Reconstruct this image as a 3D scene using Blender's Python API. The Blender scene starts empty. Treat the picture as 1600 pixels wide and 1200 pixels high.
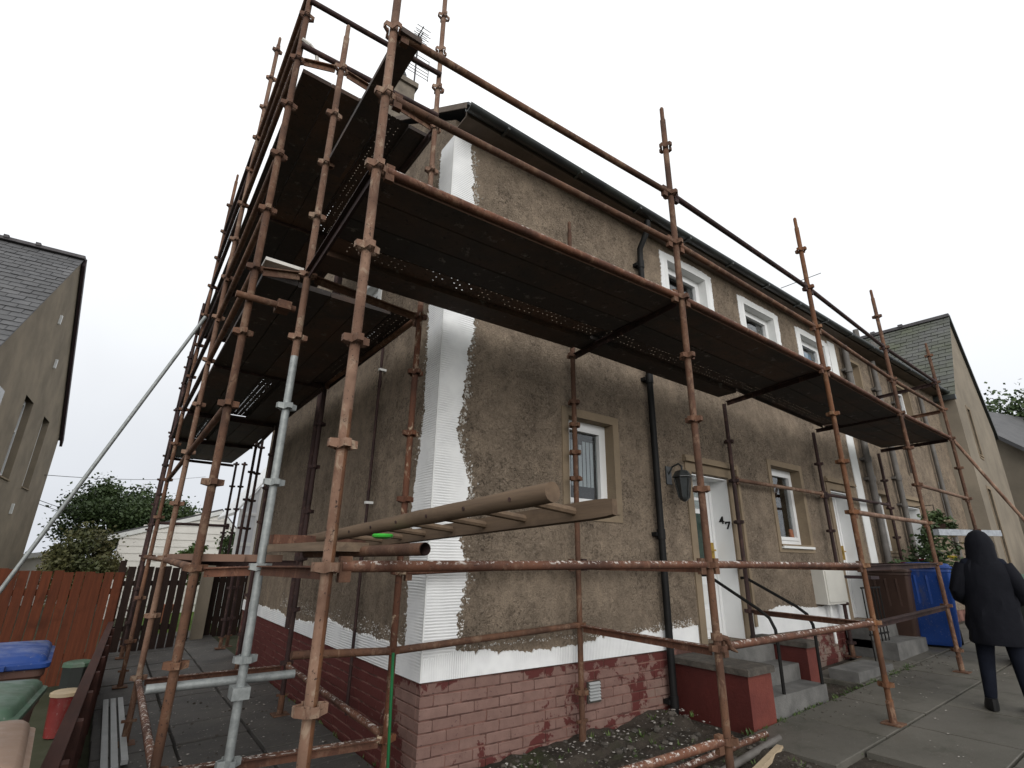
import bpy, bmesh, math, random
from mathutils import Vector, Matrix, noise
random.seed(7)
SC = bpy.context.scene
COL = SC.collection
# ------------------------------------------------------------------ camera
cam_d = bpy.data.cameras.new('camera'); cam = bpy.data.objects.new('camera', cam_d); COL.objects.link(cam)
yaw, pit, rol = math.radians(53.647), math.radians(18.957), math.radians(0.855)
fw = Vector((math.cos(yaw)*math.cos(pit), math.sin(yaw)*math.cos(pit), math.sin(pit)))
rt = Vector((math.sin(yaw), -math.cos(yaw), 0)); up = rt.cross(fw)
r2 = math.cos(rol)*rt + math.sin(rol)*up; u2 = -math.sin(rol)*rt + math.cos(rol)*up
mw = Matrix((( r2.x, u2.x, -fw.x, -1.9174), (r2.y, u2.y, -fw.y, -3.6278), (r2.z, u2.z, -fw.z, 1.5), (0, 0, 0, 1)))
cam.matrix_world = mw
cam_d.sensor_width = 36.0; cam_d.lens = 36.0*801.36/1600.0
cam_d.clip_start = 0.05; cam_d.clip_end = 2000
SC.camera = cam
# ------------------------------------------------------------------ world: bright overcast
SUN_EL, SUN_AZ = math.radians(22), math.radians(-116)      # azimuth of the sun measured from +x towards +y
W = bpy.data.worlds.new('World'); SC.world = W; W.use_nodes = True
nt = W.node_tree; nt.nodes.clear()
def wn(t, **k):
    n = nt.nodes.new(t)
    for a, b in k.items(): setattr(n, a, b)
    return n
sky = wn('ShaderNodeTexSky', sky_type='NISHITA'); sky.sun_disc = False
sky.sun_elevation = SUN_EL; sky.sun_rotation = math.pi/2 - SUN_AZ
sky.air_density = 1.0; sky.dust_density = 4.0
bg1 = wn('ShaderNodeBackground'); bg1.inputs[1].default_value = 0.05
nt.links.new(sky.outputs[0], bg1.inputs[0])
tc = wn('ShaderNodeTexCoord'); sep = wn('ShaderNodeSeparateXYZ'); nt.links.new(tc.outputs['Generated'], sep.inputs[0])
ramp = wn('ShaderNodeValToRGB'); nt.links.new(sep.outputs[2], ramp.inputs[0])
e = ramp.color_ramp.elements
e[0].position = 0.0; e[0].color = (0.49, 0.512, 0.555, 1)
e[1].position = 0.62; e[1].color = (.80, .81, .815, 1)
m = e.new(0.28); m.color = (0.615, 0.63, 0.652, 1)
nz = wn('ShaderNodeTexNoise'); nz.inputs['Scale'].default_value = 2.1; nz.inputs['Detail'].default_value = 4; nz.inputs['Roughness'].default_value = 0.5
nt.links.new(tc.outputs['Generated'], nz.inputs['Vector'])
mr = wn('ShaderNodeMapRange'); mr.inputs[1].default_value = .3; mr.inputs[2].default_value = .7; mr.inputs[3].default_value = .93; mr.inputs[4].default_value = 1.07
nt.links.new(nz.outputs[0], mr.inputs[0])
vm = wn('ShaderNodeVectorMath', operation='SCALE'); nt.links.new(ramp.outputs[0], vm.inputs[0]); nt.links.new(mr.outputs[0], vm.inputs['Scale'])
bg2 = wn('ShaderNodeBackground'); bg2.inputs[1].default_value = 1.0; nt.links.new(vm.outputs[0], bg2.inputs[0])
mx = wn('ShaderNodeMixShader'); mx.inputs[0].default_value = 0.93
nt.links.new(bg1.outputs[0], mx.inputs[1]); nt.links.new(bg2.outputs[0], mx.inputs[2])
out = wn('ShaderNodeOutputWorld'); nt.links.new(mx.outputs[0], out.inputs[0])
sd = bpy.data.lights.new('sun', 'SUN'); sd.energy = 1.3; sd.angle = math.radians(55); sd.color = (1, .97, .93)
so = bpy.data.objects.new('sun', sd); COL.objects.link(so)
sv = Vector((math.cos(SUN_EL)*math.cos(SUN_AZ), math.cos(SUN_EL)*math.sin(SUN_AZ), math.sin(SUN_EL)))
so.rotation_euler = sv.to_track_quat('Z', 'Y').to_euler(); so.location = (0, -6, 14)
SC.view_settings.view_transform = 'Standard'; SC.view_settings.look = 'None'
SC.view_settings.exposure = 0.65; SC.view_settings.gamma = 1.0; SC.view_settings.use_curve_mapping = False

# ------------------------------------------------------------------ materials
class NB:
    def __init__(s, name, rough=.8, spec=.3, metal=0.):
        s.m = bpy.data.materials.new(name); s.m.use_nodes = True; s.t = s.m.node_tree
        s.b = s.t.nodes['Principled BSDF']; s.b.inputs['Roughness'].default_value = rough
        s.b.inputs['Specular IOR Level'].default_value = spec; s.b.inputs['Metallic'].default_value = metal
        s._g = None
    def n(s, t, **k):
        n = s.t.nodes.new(t)
        for a, b in k.items(): setattr(n, a, b)
        return n
    def l(s, a, b): s.t.links.new(a, b)
    @property
    def pos(s):
        if s._g is None: s._g = s.n('ShaderNodeNewGeometry')
        return s._g.outputs['Position']
    @property
    def nor(s):
        s.pos; return s._g.outputs['Normal']
    def mapped(s, sc):
        v = s.n('ShaderNodeVectorMath', operation='MULTIPLY'); s.l(s.pos, v.inputs[0]); v.inputs[1].default_value = sc; return v.outputs[0]
    def noise(s, scale, detail=4, rough=.55, vec=None, dist=0.):
        n = s.n('ShaderNodeTexNoise'); n.inputs['Scale'].default_value = scale; n.inputs['Detail'].default_value = detail
        n.inputs['Roughness'].default_value = rough; n.inputs['Distortion'].default_value = dist
        s.l(vec if vec is not None else s.pos, n.inputs['Vector']); return n.outputs[0]
    def vor(s, scale, vec=None, feature='F1'):
        n = s.n('ShaderNodeTexVoronoi', feature=feature); n.inputs['Scale'].default_value = scale
        s.l(vec if vec is not None else s.pos, n.inputs['Vector']); return n.outputs[0]
    def rng(s, v, a, b, c=0., d=1.):
        n = s.n('ShaderNodeMapRange'); s.l(v, n.inputs[0])
        for i, x in zip((1, 2, 3, 4), (a, b, c, d)): n.inputs[i].default_value = x
        return n.outputs[0]
    def mth(s, op, a, b=None):
        n = s.n('ShaderNodeMath', operation=op)
        for i, x in enumerate((a, b)):
            if x is None: continue
            if isinstance(x, (int, float)): n.inputs[i].default_value = x
            else: s.l(x, n.inputs[i])
        return n.outputs[0]
    def mix(s, f, a, b):
        n = s.n('ShaderNodeMix', data_type='RGBA'); n.clamp_factor = True
        if isinstance(f, (int, float)): n.inputs[0].default_value = f
        else: s.l(f, n.inputs[0])
        for i, x in ((6, a), (7, b)):
            if isinstance(x, tuple): n.inputs[i].default_value = (*x, 1)
            else: s.l(x, n.inputs[i])
        return n.outputs[2]
    def sepz(s, v, i=2):
        n = s.n('ShaderNodeSeparateXYZ'); s.l(v, n.inputs[0]); return n.outputs[i]
    def rand(s):
        n = s.n('ShaderNodeObjectInfo'); return n.outputs['Random']
    def col(s, c):
        if isinstance(c, tuple): s.b.inputs['Base Color'].default_value = (*c, 1)
        else: s.l(c, s.b.inputs['Base Color'])
    def rough(s, v): s.l(v, s.b.inputs['Roughness'])
    def bump(s, h, strength=.5, dist=.01):
        n = s.n('ShaderNodeBump'); n.inputs['Strength'].default_value = strength; n.inputs['Distance'].default_value = dist
        s.l(h, n.inputs['Height']); s.l(n.outputs[0], s.b.inputs['Normal'])
M = {}
def simple(name, a, b=None, scale=8., rough=.75, spec=.3, bump=0., bscale=60., metal=0., var=0.):
    x = NB(name, rough, spec, metal)
    if b is None: b = tuple(c*.7 for c in a)
    c = x.mix(x.rng(x.noise(scale, 5, .6), .35, .65), a, b)
    if var:
        c = x.mix(x.mth('MULTIPLY', x.rand(), var), c, tuple(q*.45 for q in a))
    x.col(c)
    if bump: x.bump(x.noise(bscale, 4, .6), bump, .01)
    M[name] = x.m; return x
# roughcast harling
x = NB('roughcast', .95, .15)
big = x.noise(.75, 6, .68, None, .5); mid = x.noise(5.5, 5, .65); streak = x.noise(1.0, 4, .6, x.mapped((7., 7., .55)))
c = x.mix(x.rng(big, .36, .64), (.37, .292, .215), (.25, .199, .149))
c = x.mix(x.mth('MULTIPLY', x.rng(mid, .40, .68), .8), c, (.17, .133, .10))
c = x.mix(x.mth('MULTIPLY', x.rng(streak, .5, .75), .3), c, (.19, .155, .12))
zone = x.rng(x.noise(1.25, 4, .6), .38, .62)
crust = x.noise(24, 6, .75, None, 1.6); fine = x.noise(85, 4, .7)
spk = x.rng(crust, .50, .60, 1., 0.)
c = x.mix(x.mth('MULTIPLY', x.rng(crust, .40, .475, 1., 0.), x.rng(zone, 0, 1, .3, .85)), c, (.055, .043, .034))
c = x.mix(x.mth('MULTIPLY', x.rng(crust, .55, .64), x.rng(zone, 0, 1, .12, .6)), c, (.48, .40, .32))
c = x.mix(x.mth('MULTIPLY', x.rng(fine, .53, .62), .4), c, (.085, .07, .057))
x.col(c)
h = x.mth('ADD', x.mth('MULTIPLY', crust, x.rng(zone, 0, 1, 1.6, 3.2)), x.mth('MULTIPLY', fine, .8))
x.bump(h, 1., .017); M['roughcast'] = x.m
# smoother harling of neighbours
simple('harling', (.25, .208, .155), (.175, .147, .112), 1.3, .95, .15, .7, 45.)
simple('harling_light', (.25, .215, .168), (.185, .16, .126), 1.1, .95, .15, .6, 45.)
# white base coat with trowel ridges
def basecoat(name, ridge, axis):
    x = NB(name, .75, .25)
    c = x.mix(x.rng(x.noise(5, 5, .6), .35, .7), (.80, .81, .805), (.71, .72, .725)); 
    w = x.n('ShaderNodeTexWave', wave_type='BANDS', bands_direction=axis); w.inputs['Scale'].default_value = ridge
    w.inputs['Distortion'].default_value = 1.1; w.inputs['Detail'].default_value = 3; w.inputs['Detail Scale'].default_value = .7
    x.l(x.pos, w.inputs['Vector'])
    amp = x.rng(x.noise(2.2, 3, .5), .36, .56)
    hh = x.mth('MULTIPLY', w.outputs[1], amp)
    c = x.mix(x.mth('MULTIPLY', x.rng(hh, .0, .5, 1, 0), x.mth('MULTIPLY', amp, .42)), c, (.30, .30, .30))  # grooves between the ridges greyed in the colour, as painted shade
    x.col(c); x.bump(hh, .8, .004); M[name] = x.m
basecoat('basecoat_ridged', 15., 'Z'); basecoat('basecoat_vertical', 17., 'X'); basecoat('basecoat_smooth', 15., 'Z')
simple('white_paint', (.72, .73, .72), (.64, .65, .64), 3, .6, .3, .15, 30)
simple('upvc', (.74, .75, .75), (.69, .70, .70), 2, .35, .45)
x = NB('glass', .02, .5); x.col((.75, .8, .8)); x.b.inputs['Transmission Weight'].default_value = 1.; M['glass'] = x.m
simple('door_glass', (.03, .055, .038), (.02, .035, .03), 14, .15, .5)
simple('blind', (.62, .64, .66), (.55, .56, .6), 4, .6)
simple('stone_surround', (.24, .185, .125), (.185, .145, .10), 2.5, .85, .2, .5, 50)
# painted bricks: dark red paint flaking off pink brick
x = NB('painted_brick', .72, .3)
px = x.sepz(x.pos, 0); py = x.sepz(x.pos, 1); pz = x.sepz(x.pos, 2)
fn = x.mth('ADD', x.noise(3.0, 8, .68, None, .6), x.mth('MULTIPLY', x.noise(14, 6, .7), .28))
bias = x.mth('ADD', x.mth('MULTIPLY', py, .30), x.rng(x.mth('ADD', px, x.mth('MULTIPLY', pz, -1.2)), .5, 1.7, 0, .13))
bias = x.mth('SUBTRACT', bias, x.rng(pz, .0, .35, .0, .07))
bias = x.mth('ADD', bias, x.rng(pz, .57, .66, .0, .14))
mask = x.rng(x.mth('ADD', fn, bias), .70, .725)
brk = x.mix(x.rng(x.noise(9, 5, .6), .3, .7), (.235, .145, .122), (.172, .105, .088))
brk = x.mix(x.mth('MULTIPLY', x.rand(), .35), brk, (.14, .072, .06))
brk = x.mix(x.rng(x.noise(42, 4, .6), .62, .72), brk, (.09, .05, .045))
gr = x.mth('MULTIPLY', x.rng(x.mth('ADD', px, x.mth('MULTIPLY', pz, -4.)), .7, 2.0), x.rng(x.noise(2.5, 4, .6), .4, .6))
brk = x.mix(gr, brk, (.20, .165, .135))
x.col(x.mix(mask, brk, (.092, .023, .02))); x.bump(x.mth('ADD', x.mth('MULTIPLY', mask, .6), x.noise(60, 5, .7)), .6, .005); M['painted_brick'] = x.m
x = NB('mortar', .95, .1); x.col(x.mix(x.rng(x.noise(5.5, 5, .6), .44, .56), (.195, .104, .085), (.085, .047, .04))); x.bump(x.noise(80, 4, .6), .6, .004); M['mortar'] = x.m
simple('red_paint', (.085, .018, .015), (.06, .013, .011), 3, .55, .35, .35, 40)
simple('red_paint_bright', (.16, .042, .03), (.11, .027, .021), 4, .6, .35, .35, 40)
simple('coping', (.10, .088, .075), (.055, .05, .044), 12, .9, .2, .7, 45)
simple('concrete_step', (.155, .152, .145), (.095, .094, .09), 5, .85, .25, .5, 60)
simple('black_pipe', (.006, .006, .006), (.010, .010, .010), 4, .6, .2)
simple('grey_pipe', (.13, .12, .11), (.085, .078, .07), 5, .6, .35, .3, 40)
simple('gutter_black', (.012, .013, .015), (.03, .034, .03), 4, .4, .5)
simple('soffit', (.16, .125, .10), (.11, .09, .075), 3, .85, .2, .3, 40)
simple('slate', (.105, .105, .108), (.065, .066, .07), 2.5, .65, .4, .5, 35, var=.6)
simple('slate_mossy', (.105, .107, .102), (.082, .092, .058), 1.2, .75, .35, .5, 30, var=.5)
simple('ridge_tile', (.10, .095, .098), (.07, .066, .07), 4, .8, .25, .4, 30)
simple('chimney_stone', (.21, .18, .145), (.13, .112, .092), 5, .95, .15, .6, 40)
simple('chimney_pot', (.15, .15, .155), (.11, .108, .108), 5, .8, .2)
simple('verge_dark', (.05, .03, .034), (.035, .024, .026), 5, .6, .3)
# rusty scaffold tube
def rust(name, a, b, cc, splat=.0):
    x = NB(name, .78, .3)
    c = x.mix(x.rng(x.noise(5, 7, .7, x.mapped((1, 1, .45))), .40, .60), a, b)
    c = x.mix(x.rng(x.noise(13, 6, .7, x.mapped((1, 1, .6)), .8), .53, .62), c, cc)
    c = x.mix(x.rng(x.noise(2.1, 4, .6), .52, .66), c, tuple(q*.62 for q in b))
    c = x.mix(x.mth('MULTIPLY', x.rand(), .4), c, tuple(q*.5 for q in b))
    c = x.mix(x.rng(x.noise(60, 4, .65), .60, .68), c, (.03, .017, .012))
    if splat:
        nzv = x.sepz(x.nor)
        sm = x.mth('MULTIPLY', x.rng(x.noise(30, 6, .78), .58-.04*splat, .62-.04*splat), x.rng(nzv, .15, .7))
        c = x.mix(sm, c, (.55, .51, .47))
    x.col(c); x.bump(x.mth('ADD', x.noise(110, 4, .7), x.noise(26, 4, .6)), .6, .004); M[name] = x.m
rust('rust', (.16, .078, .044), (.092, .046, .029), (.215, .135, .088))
rust('rust_pale', (.265, .165, .115), (.165, .088, .057), (.335, .25, .18))
rust('rust_orange', (.20, .085, .036), (.12, .053, .027), (.235, .135, .075))
rust('rust_ledger', (.155, .066, .038), (.092, .041, .027), (.20, .108, .07), 1.)
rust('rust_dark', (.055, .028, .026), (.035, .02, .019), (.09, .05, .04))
rust('flaking', (.14, .052, .024), (.09, .036, .02), (.42, .33, .23))
x = NB('galvanised', .5, .5, .25); x.col(x.mix(x.rng(x.noise(22, 5, .65), .35, .65), (.29, .31, .305), (.19, .205, .205))); x.bump(x.noise(80, 3, .6), .3, .003); M['galvanised'] = x.m
x = NB('deck_steel', .75, .3); c = x.mix(x.rng(x.noise(1.6, 6, .68), .40, .62), (.05, .04, .035), (.105, .06, .04))
c = x.mix(x.mth('MULTIPLY', x.rand(), .85), c, (.03, .029, .03)); c = x.mix(x.rng(x.noise(9, 6, .7), .6, .68), c, (.15, .135, .12)); c = x.mix(x.rng(x.noise(25, 5, .7), .58, .66), c, (.03, .024, .02)); x.col(c); x.bump(x.noise(40, 4, .6), .5, .005); M['deck_steel'] = x.m
x = NB('deck_edge', .7, .35); x.col(x.mix(x.rng(x.noise(3, 6, .65), .35, .7), (.21, .125, .088), (.15, .085, .06))); x.bump(x.noise(60, 4, .6), .3, .004); M['deck_edge'] = x.m
def wood(name, a, b, sc=(18, 1.2, 18), rough=.85, var=.3):
    x = NB(name, rough, .2)
    g = x.noise(1.5, 6, .65, x.mapped(sc))
    c = x.mix(x.rng(g, .35, .65), a, b); c = x.mix(x.rng(x.noise(4, 4, .6), .55, .8), c, tuple(q*.6 for q in b))
    c = x.mix(x.mth('MULTIPLY', x.rand(), var), c, tuple(q*.55 for q in b))
    x.col(c); x.bump(g, .4, .006); M[name] = x.m
wood('ladder_wood', (.185, .128, .084), (.115, .08, .055)); wood('plank_wood', (.20, .145, .10), (.125, .09, .064))
wood('fence_red', (.125, .036, .016), (.078, .024, .012), (25, 25, 1.3)); wood('fence_dark', (.03, .017, .013), (.018, .011, .009), (25, 25, 1.3))
wood('low_fence_brown', (.075, .032, .024), (.045, .022, .018), (9, 1.3, 9))
def plastic(name, a, b):
    x = NB(name, .5, .4); c = x.mix(x.rng(x.noise(2.5, 4, .6), .35, .65), a, b)
    c = x.mix(x.mth('MULTIPLY', x.rng(x.noise(7, 6, .72, x.mapped((1, 1, .35))), .54, .72), .6), c, (.11, .10, .085)); c = x.mix(x.mth('MULTIPLY', x.rng(x.noise(46, 4, .7), .62, .70), .5), c, (.30, .29, .27))
    x.col(c); x.rough(x.rng(x.noise(9, 4, .6), .35, .65, .38, .75)); x.bump(x.noise(30, 3, .6), .12, .004); M[name] = x.m
# ground
x = NB('driveway_concrete', .82, .35)
c = x.mix(x.rng(x.noise(.8, 6, .65), .35, .65), (.128, .119, .10), (.088, .083, .068)); c = x.mix(x.mth('MULTIPLY', x.rand(), .4), c, (.06, .056, .05))
c = x.mix(x.mth('MULTIPLY', x.rng(x.noise(3, 6, .7), .52, .7), .7), c, (.04, .042, .03)); c = x.mix(x.rng(x.noise(70, 3, .6), .62, .72), c, (.16, .15, .135)); x.col(c)
x.rough(x.rng(x.noise(1.3, 4, .6), .35, .65, .5, .9)); x.bump(x.noise(60, 5, .7), .4, .005); M['driveway_concrete'] = x.m
x = NB('path_concrete', .7, .4)
c = x.mix(x.rng(x.noise(1.6, 6, .65), .35, .65), (.085, .078, .07), (.045, .042, .04)); c = x.mix(x.rng(x.noise(26, 5, .7), .64, .68), c, (.35, .33, .3)); x.col(c)
x.bump(x.noise(40, 5, .7), .5, .006); M['path_concrete'] = x.m
x = NB('soil', .95, .15)
c = x.mix(x.rng(x.noise(3, 6, .7), .35, .65), (.075, .062, .05), (.036, .031, .026)); c = x.mix(x.rng(x.noise(1.7, 5, .65), .56, .70), c, (.05, .056, .028)); c = x.mix(x.rng(x.noise(30, 5, .7), .63, .68), c, (.28, .26, .23)); x.col(c)
x.bump(x.noise(22, 6, .75), 1., .03); M['soil'] = x.m
simple('earth', (.06, .062, .04), (.04, .045, .025), 1.5, .95, .1, .6, 12)
simple('lawn', (.10, .155, .028), (.06, .10, .02), 6, .9, .15, .8, 90)
simple('flake', (.66, .65, .62), (.5, .48, .45), 20, .85, .2)
simple('debris', (.42, .40, .37), (.2, .18, .16), 6, .9, .15); simple('leaf', (.055, .085, .026), (.035, .06, .02), 1.5, .6, .35); simple('leaf_brown', (.085, .075, .028), (.05, .06, .02), 1.5, .6, .35)
simple('leaf_bright', (.085, .13, .03), (.05, .09, .024), 3, .6, .35); simple('bark', (.06, .045, .032), (.035, .028, .022), 8, .95, .1, .6, 40)
simple('petal_yellow', (.75, .62, .10), (.62, .5, .06), 8, .6); simple('petal_white', (.7, .64, .5), (.6, .5, .4), 8, .6); simple('petal_red', (.20, .012, .016), (.12, .008, .012), 8, .6)
plastic('bin_blue', (.010, .048, .22), (.008, .036, .165)); plastic('bin_green', (.062, .115, .075), (.042, .078, .05))
plastic('bin_brown', (.105, .05, .035), (.075, .036, .026)); plastic('bin_tan', (.25, .17, .125), (.19, .125, .09))
simple('bin_dark', (.05, .027, .02), (.035, .02, .015), 3, .6, .3); simple('rubber', (.015, .015, .015), (.022, .022, .022), 6, .8)
simple('bin_black', (.014, .018, .016), (.02, .022, .02), 3, .55, .35); plastic('tub_red', (.16, .018, .015), (.11, .012, .011)); simple('tub_lid', (.42, .33, .21), (.3, .24, .16), 5, .6)
simple('coat_black', (.007, .0075, .011), (.0045, .005, .008), 6, .85, .15, .4, 25); simple('trouser_black', (.008, .010, .017), (.005, .006, .011), 6, .9, .12); simple('shoe_black', (.006, .006, .007), (.012, .012, .012), 9, .6, .3)
simple('skin', (.42, .26, .19), (.36, .22, .16), 9, .6)
simple('green_plastic', (.05, .42, .045), (.04, .36, .04), 4, .45, .4); simple('green_pole', (.008, .125, .038), (.006, .09, .03), 6, .45, .4)
simple('siding', (.72, .70, .66), (.64, .62, .58), 2, .7, .3); simple('foil', (.42, .45, .48), (.28, .3, .33), 14, .35, .6, .7, 30, .2)
simple('iron_black', (.006, .006, .006), (.011, .010, .009), 6, .6, .2); simple('lamp_black', (.015, .016, .017), (.05, .055, .055), 12, .35, .5)
simple('brass', (.5, .33, .08), (.4, .25, .06), 6, .35, .5, metal=.7); simple('lamp_glass', (.05, .055, .06), (.03, .034, .036), 6, .12, .6)
simple('terracotta', (.30, .12, .07), (.22, .09, .05), 6, .8); simple('meter_box', (.56, .55, .50), (.5, .49, .45), 3, .55, .3)
simple('grey_strip', (.36, .37, .37), (.28, .29, .29), 3, .5, .4); simple('aerial_metal', (.06, .06, .065), (.04, .04, .045), 6, .5, .4, metal=.5)
simple('cloth_white', (.6, .58, .54), (.5, .48, .45), 8, .8); simple('blue_sheet', (.01, .12, .42), (.02, .30, .45), 5, .5); simple('cream_timber', (.46, .37, .25), (.36, .28, .19), 6, .8)

# ------------------------------------------------------------------ mesh helpers
class MB:
    def __init__(s): s.v = []; s.f = []
    def quad(s, *p):
        i = len(s.v); s.v += [tuple(q) for q in p]; s.f.append(tuple(range(i, i+len(p)))); return s
    def hexa(s, p):                                   # 8 points: bottom ring 0-3, top ring 4-7
        i = len(s.v); s.v += [tuple(q) for q in p]
        for f in ((3, 2, 1, 0), (4, 5, 6, 7), (0, 1, 5, 4), (1, 2, 6, 5), (2, 3, 7, 6), (3, 0, 4, 7)): s.f.append(tuple(i+k for k in f))
        return s
    def box(s, x0, x1, y0, y1, z0, z1, T=None):
        p = [(x0, y0, z0), (x1, y0, z0), (x1, y1, z0), (x0, y1, z0), (x0, y0, z1), (x1, y0, z1), (x1, y1, z1), (x0, y1, z1)]
        return s.hexa([T(*q) for q in p] if T else p)
    def tube(s, a, b, r, n=10, r2=None, caps=True, inner=None):
        a, b = Vector(a), Vector(b); d = (b-a).normalized(); r2 = r if r2 is None else r2
        u = d.orthogonal().normalized(); w = d.cross(u); i = len(s.v)
        for p, rr in ((a, r), (b, r2)):
            for k in range(n):
                t = 2*math.pi*k/n; s.v.append(tuple(p + u*rr*math.cos(t) + w*rr*math.sin(t)))
        for k in range(n): s.f.append((i+k, i+(k+1) % n, i+n+(k+1) % n, i+n+k))
        if caps: s.f.append(tuple(i+k for k in range(n-1, -1, -1))); s.f.append(tuple(i+n+k for k in range(n)))
        return s
    def path(s, pts, r, n=8):
        pts = [Vector(p) for p in pts]; i0 = len(s.v); u = None
        for k, p in enumerate(pts):
            d = (pts[min(k+1, len(pts)-1)] - pts[max(k-1, 0)]).normalized()
            u = d.orthogonal().normalized() if u is None else (u - d*u.dot(d)).normalized()
            w = d.cross(u); rr = r[k] if isinstance(r, (list, tuple)) else r
            for q in range(n): t = 2*math.pi*q/n; s.v.append(tuple(p + u*rr*math.cos(t) + w*rr*math.sin(t)))
        for k in range(len(pts)-1):
            for q in range(n): s.f.append((i0+k*n+q, i0+k*n+(q+1) % n, i0+(k+1)*n+(q+1) % n, i0+(k+1)*n+q))
        s.f.append(tuple(i0+q for q in range(n-1, -1, -1))); j = i0+(len(pts)-1)*n; s.f.append(tuple(j+q for q in range(n)))
        return s
    def loft(s, rings):                               # rings: lists of points with equal counts
        i0 = len(s.v); n = len(rings[0])
        for r in rings: s.v += [tuple(p) for p in r]
        for k in range(len(rings)-1):
            for q in range(n): s.f.append((i0+k*n+q, i0+k*n+(q+1) % n, i0+(k+1)*n+(q+1) % n, i0+(k+1)*n+q))
        s.f.append(tuple(i0+q for q in range(n-1, -1, -1))); j = i0+(len(rings)-1)*n; s.f.append(tuple(j+q for q in range(n)))
        return s
    def prism(s, poly, d0, d1, T):                    # poly in (u,w), extruded along d
        i = len(s.v); n = len(poly)
        s.v += [tuple(T(u, d0, w)) for u, w in poly] + [tuple(T(u, d1, w)) for u, w in poly]
        s.f.append(tuple(i+k for k in range(n))); s.f.append(tuple(i+n+k for k in range(n-1, -1, -1)))
        for k in range(n): s.f.append((i+k, i+n+k, i+n+(k+1) % n, i+(k+1) % n))
        return s
    def mesh(s, name, mat, smooth=False, fix=True):
        me = bpy.data.meshes.new(name); me.from_pydata(s.v, [], s.f); me.update()
        if fix:
            bm = bmesh.new(); bm.from_mesh(me); bmesh.ops.recalc_face_normals(bm, faces=bm.faces); bm.to_mesh(me); bm.free()
        if mat: me.materials.append(M[mat])
        if smooth:
            me.polygons.foreach_set('use_smooth', [True]*len(me.polygons))
            try: me.set_sharp_from_angle(angle=math.radians(40))
            except Exception: pass
        return me
    def build(s, name, mat, parent=None, smooth=False, fix=True):
        return place(s.mesh(name, mat, smooth, fix), name, parent)
WORLD = {}
def place(me, name, parent=None, loc=None, rotz=0.):
    o = bpy.data.objects.new(name, me); COL.objects.link(o)
    if loc is not None: o.location = loc
    if rotz: o.rotation_euler = (0, 0, rotz)
    if parent is not None:
        o.parent = parent
        if parent.name in WORLD: o.matrix_parent_inverse = WORLD[parent.name].inverted()
    return o
def thing(name, label, cat, loc=(0, 0, 0), group=None):
    o = bpy.data.objects.new(name, None); COL.objects.link(o); o.location = loc; o.empty_display_size = .2
    WORLD[o.name] = Matrix.Translation(loc); return tag(o, label, cat, group)
def tag(o, label, cat, group=None):
    o['label'] = label; o['category'] = cat
    if group: o['group'] = group
    return o
def struct(o): o['kind'] = 'structure'; return o
def stuff(o): o['kind'] = 'stuff'; return o
def FR(o, g, n):                                       # frame: u along g, d along outward normal n, w up
    o, g, n = Vector(o), Vector(g), Vector(n)
    return lambda u, d, w: o + g*u + n*d + Vector((0, 0, w))
TF = FR((0, 0, 0), (1, 0, 0), (0, -1, 0))              # front wall (u = x)
TG = FR((0, 0, 0), (0, 1, 0), (-1, 0, 0))              # gable wall (u = y)
def gz(x, y=0): return .05 + .04*max(-3., min(30., x))
def wallmesh(mb, T, u0, u1, w0, w1, holes, depth=.28):
    us = sorted({u0, u1} | {h[0] for h in holes} | {h[1] for h in holes}); ws = sorted({w0, w1} | {h[2] for h in holes} | {h[3] for h in holes})
    us = [u for u in us if u0 <= u <= u1]; ws = [w for w in ws if w0 <= w <= w1]
    for a, b in zip(us, us[1:]):
        for c, d in zip(ws, ws[1:]):
            if any(h[0]-1e-6 <= a and b <= h[1]+1e-6 and h[2]-1e-6 <= c and d <= h[3]+1e-6 for h in holes): continue
            mb.quad(T(a, 0, c), T(b, 0, c), T(b, 0, d), T(a, 0, d))
    for a, b, c, d in holes:
        for p, q in (((a, c), (a, d)), ((a, d), (b, d)), ((b, d), (b, c)), ((b, c), (a, c))):
            mb.quad(T(p[0], 0, p[1]), T(q[0], 0, q[1]), T(q[0], -depth, q[1]), T(p[0], -depth, p[1]))
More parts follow.
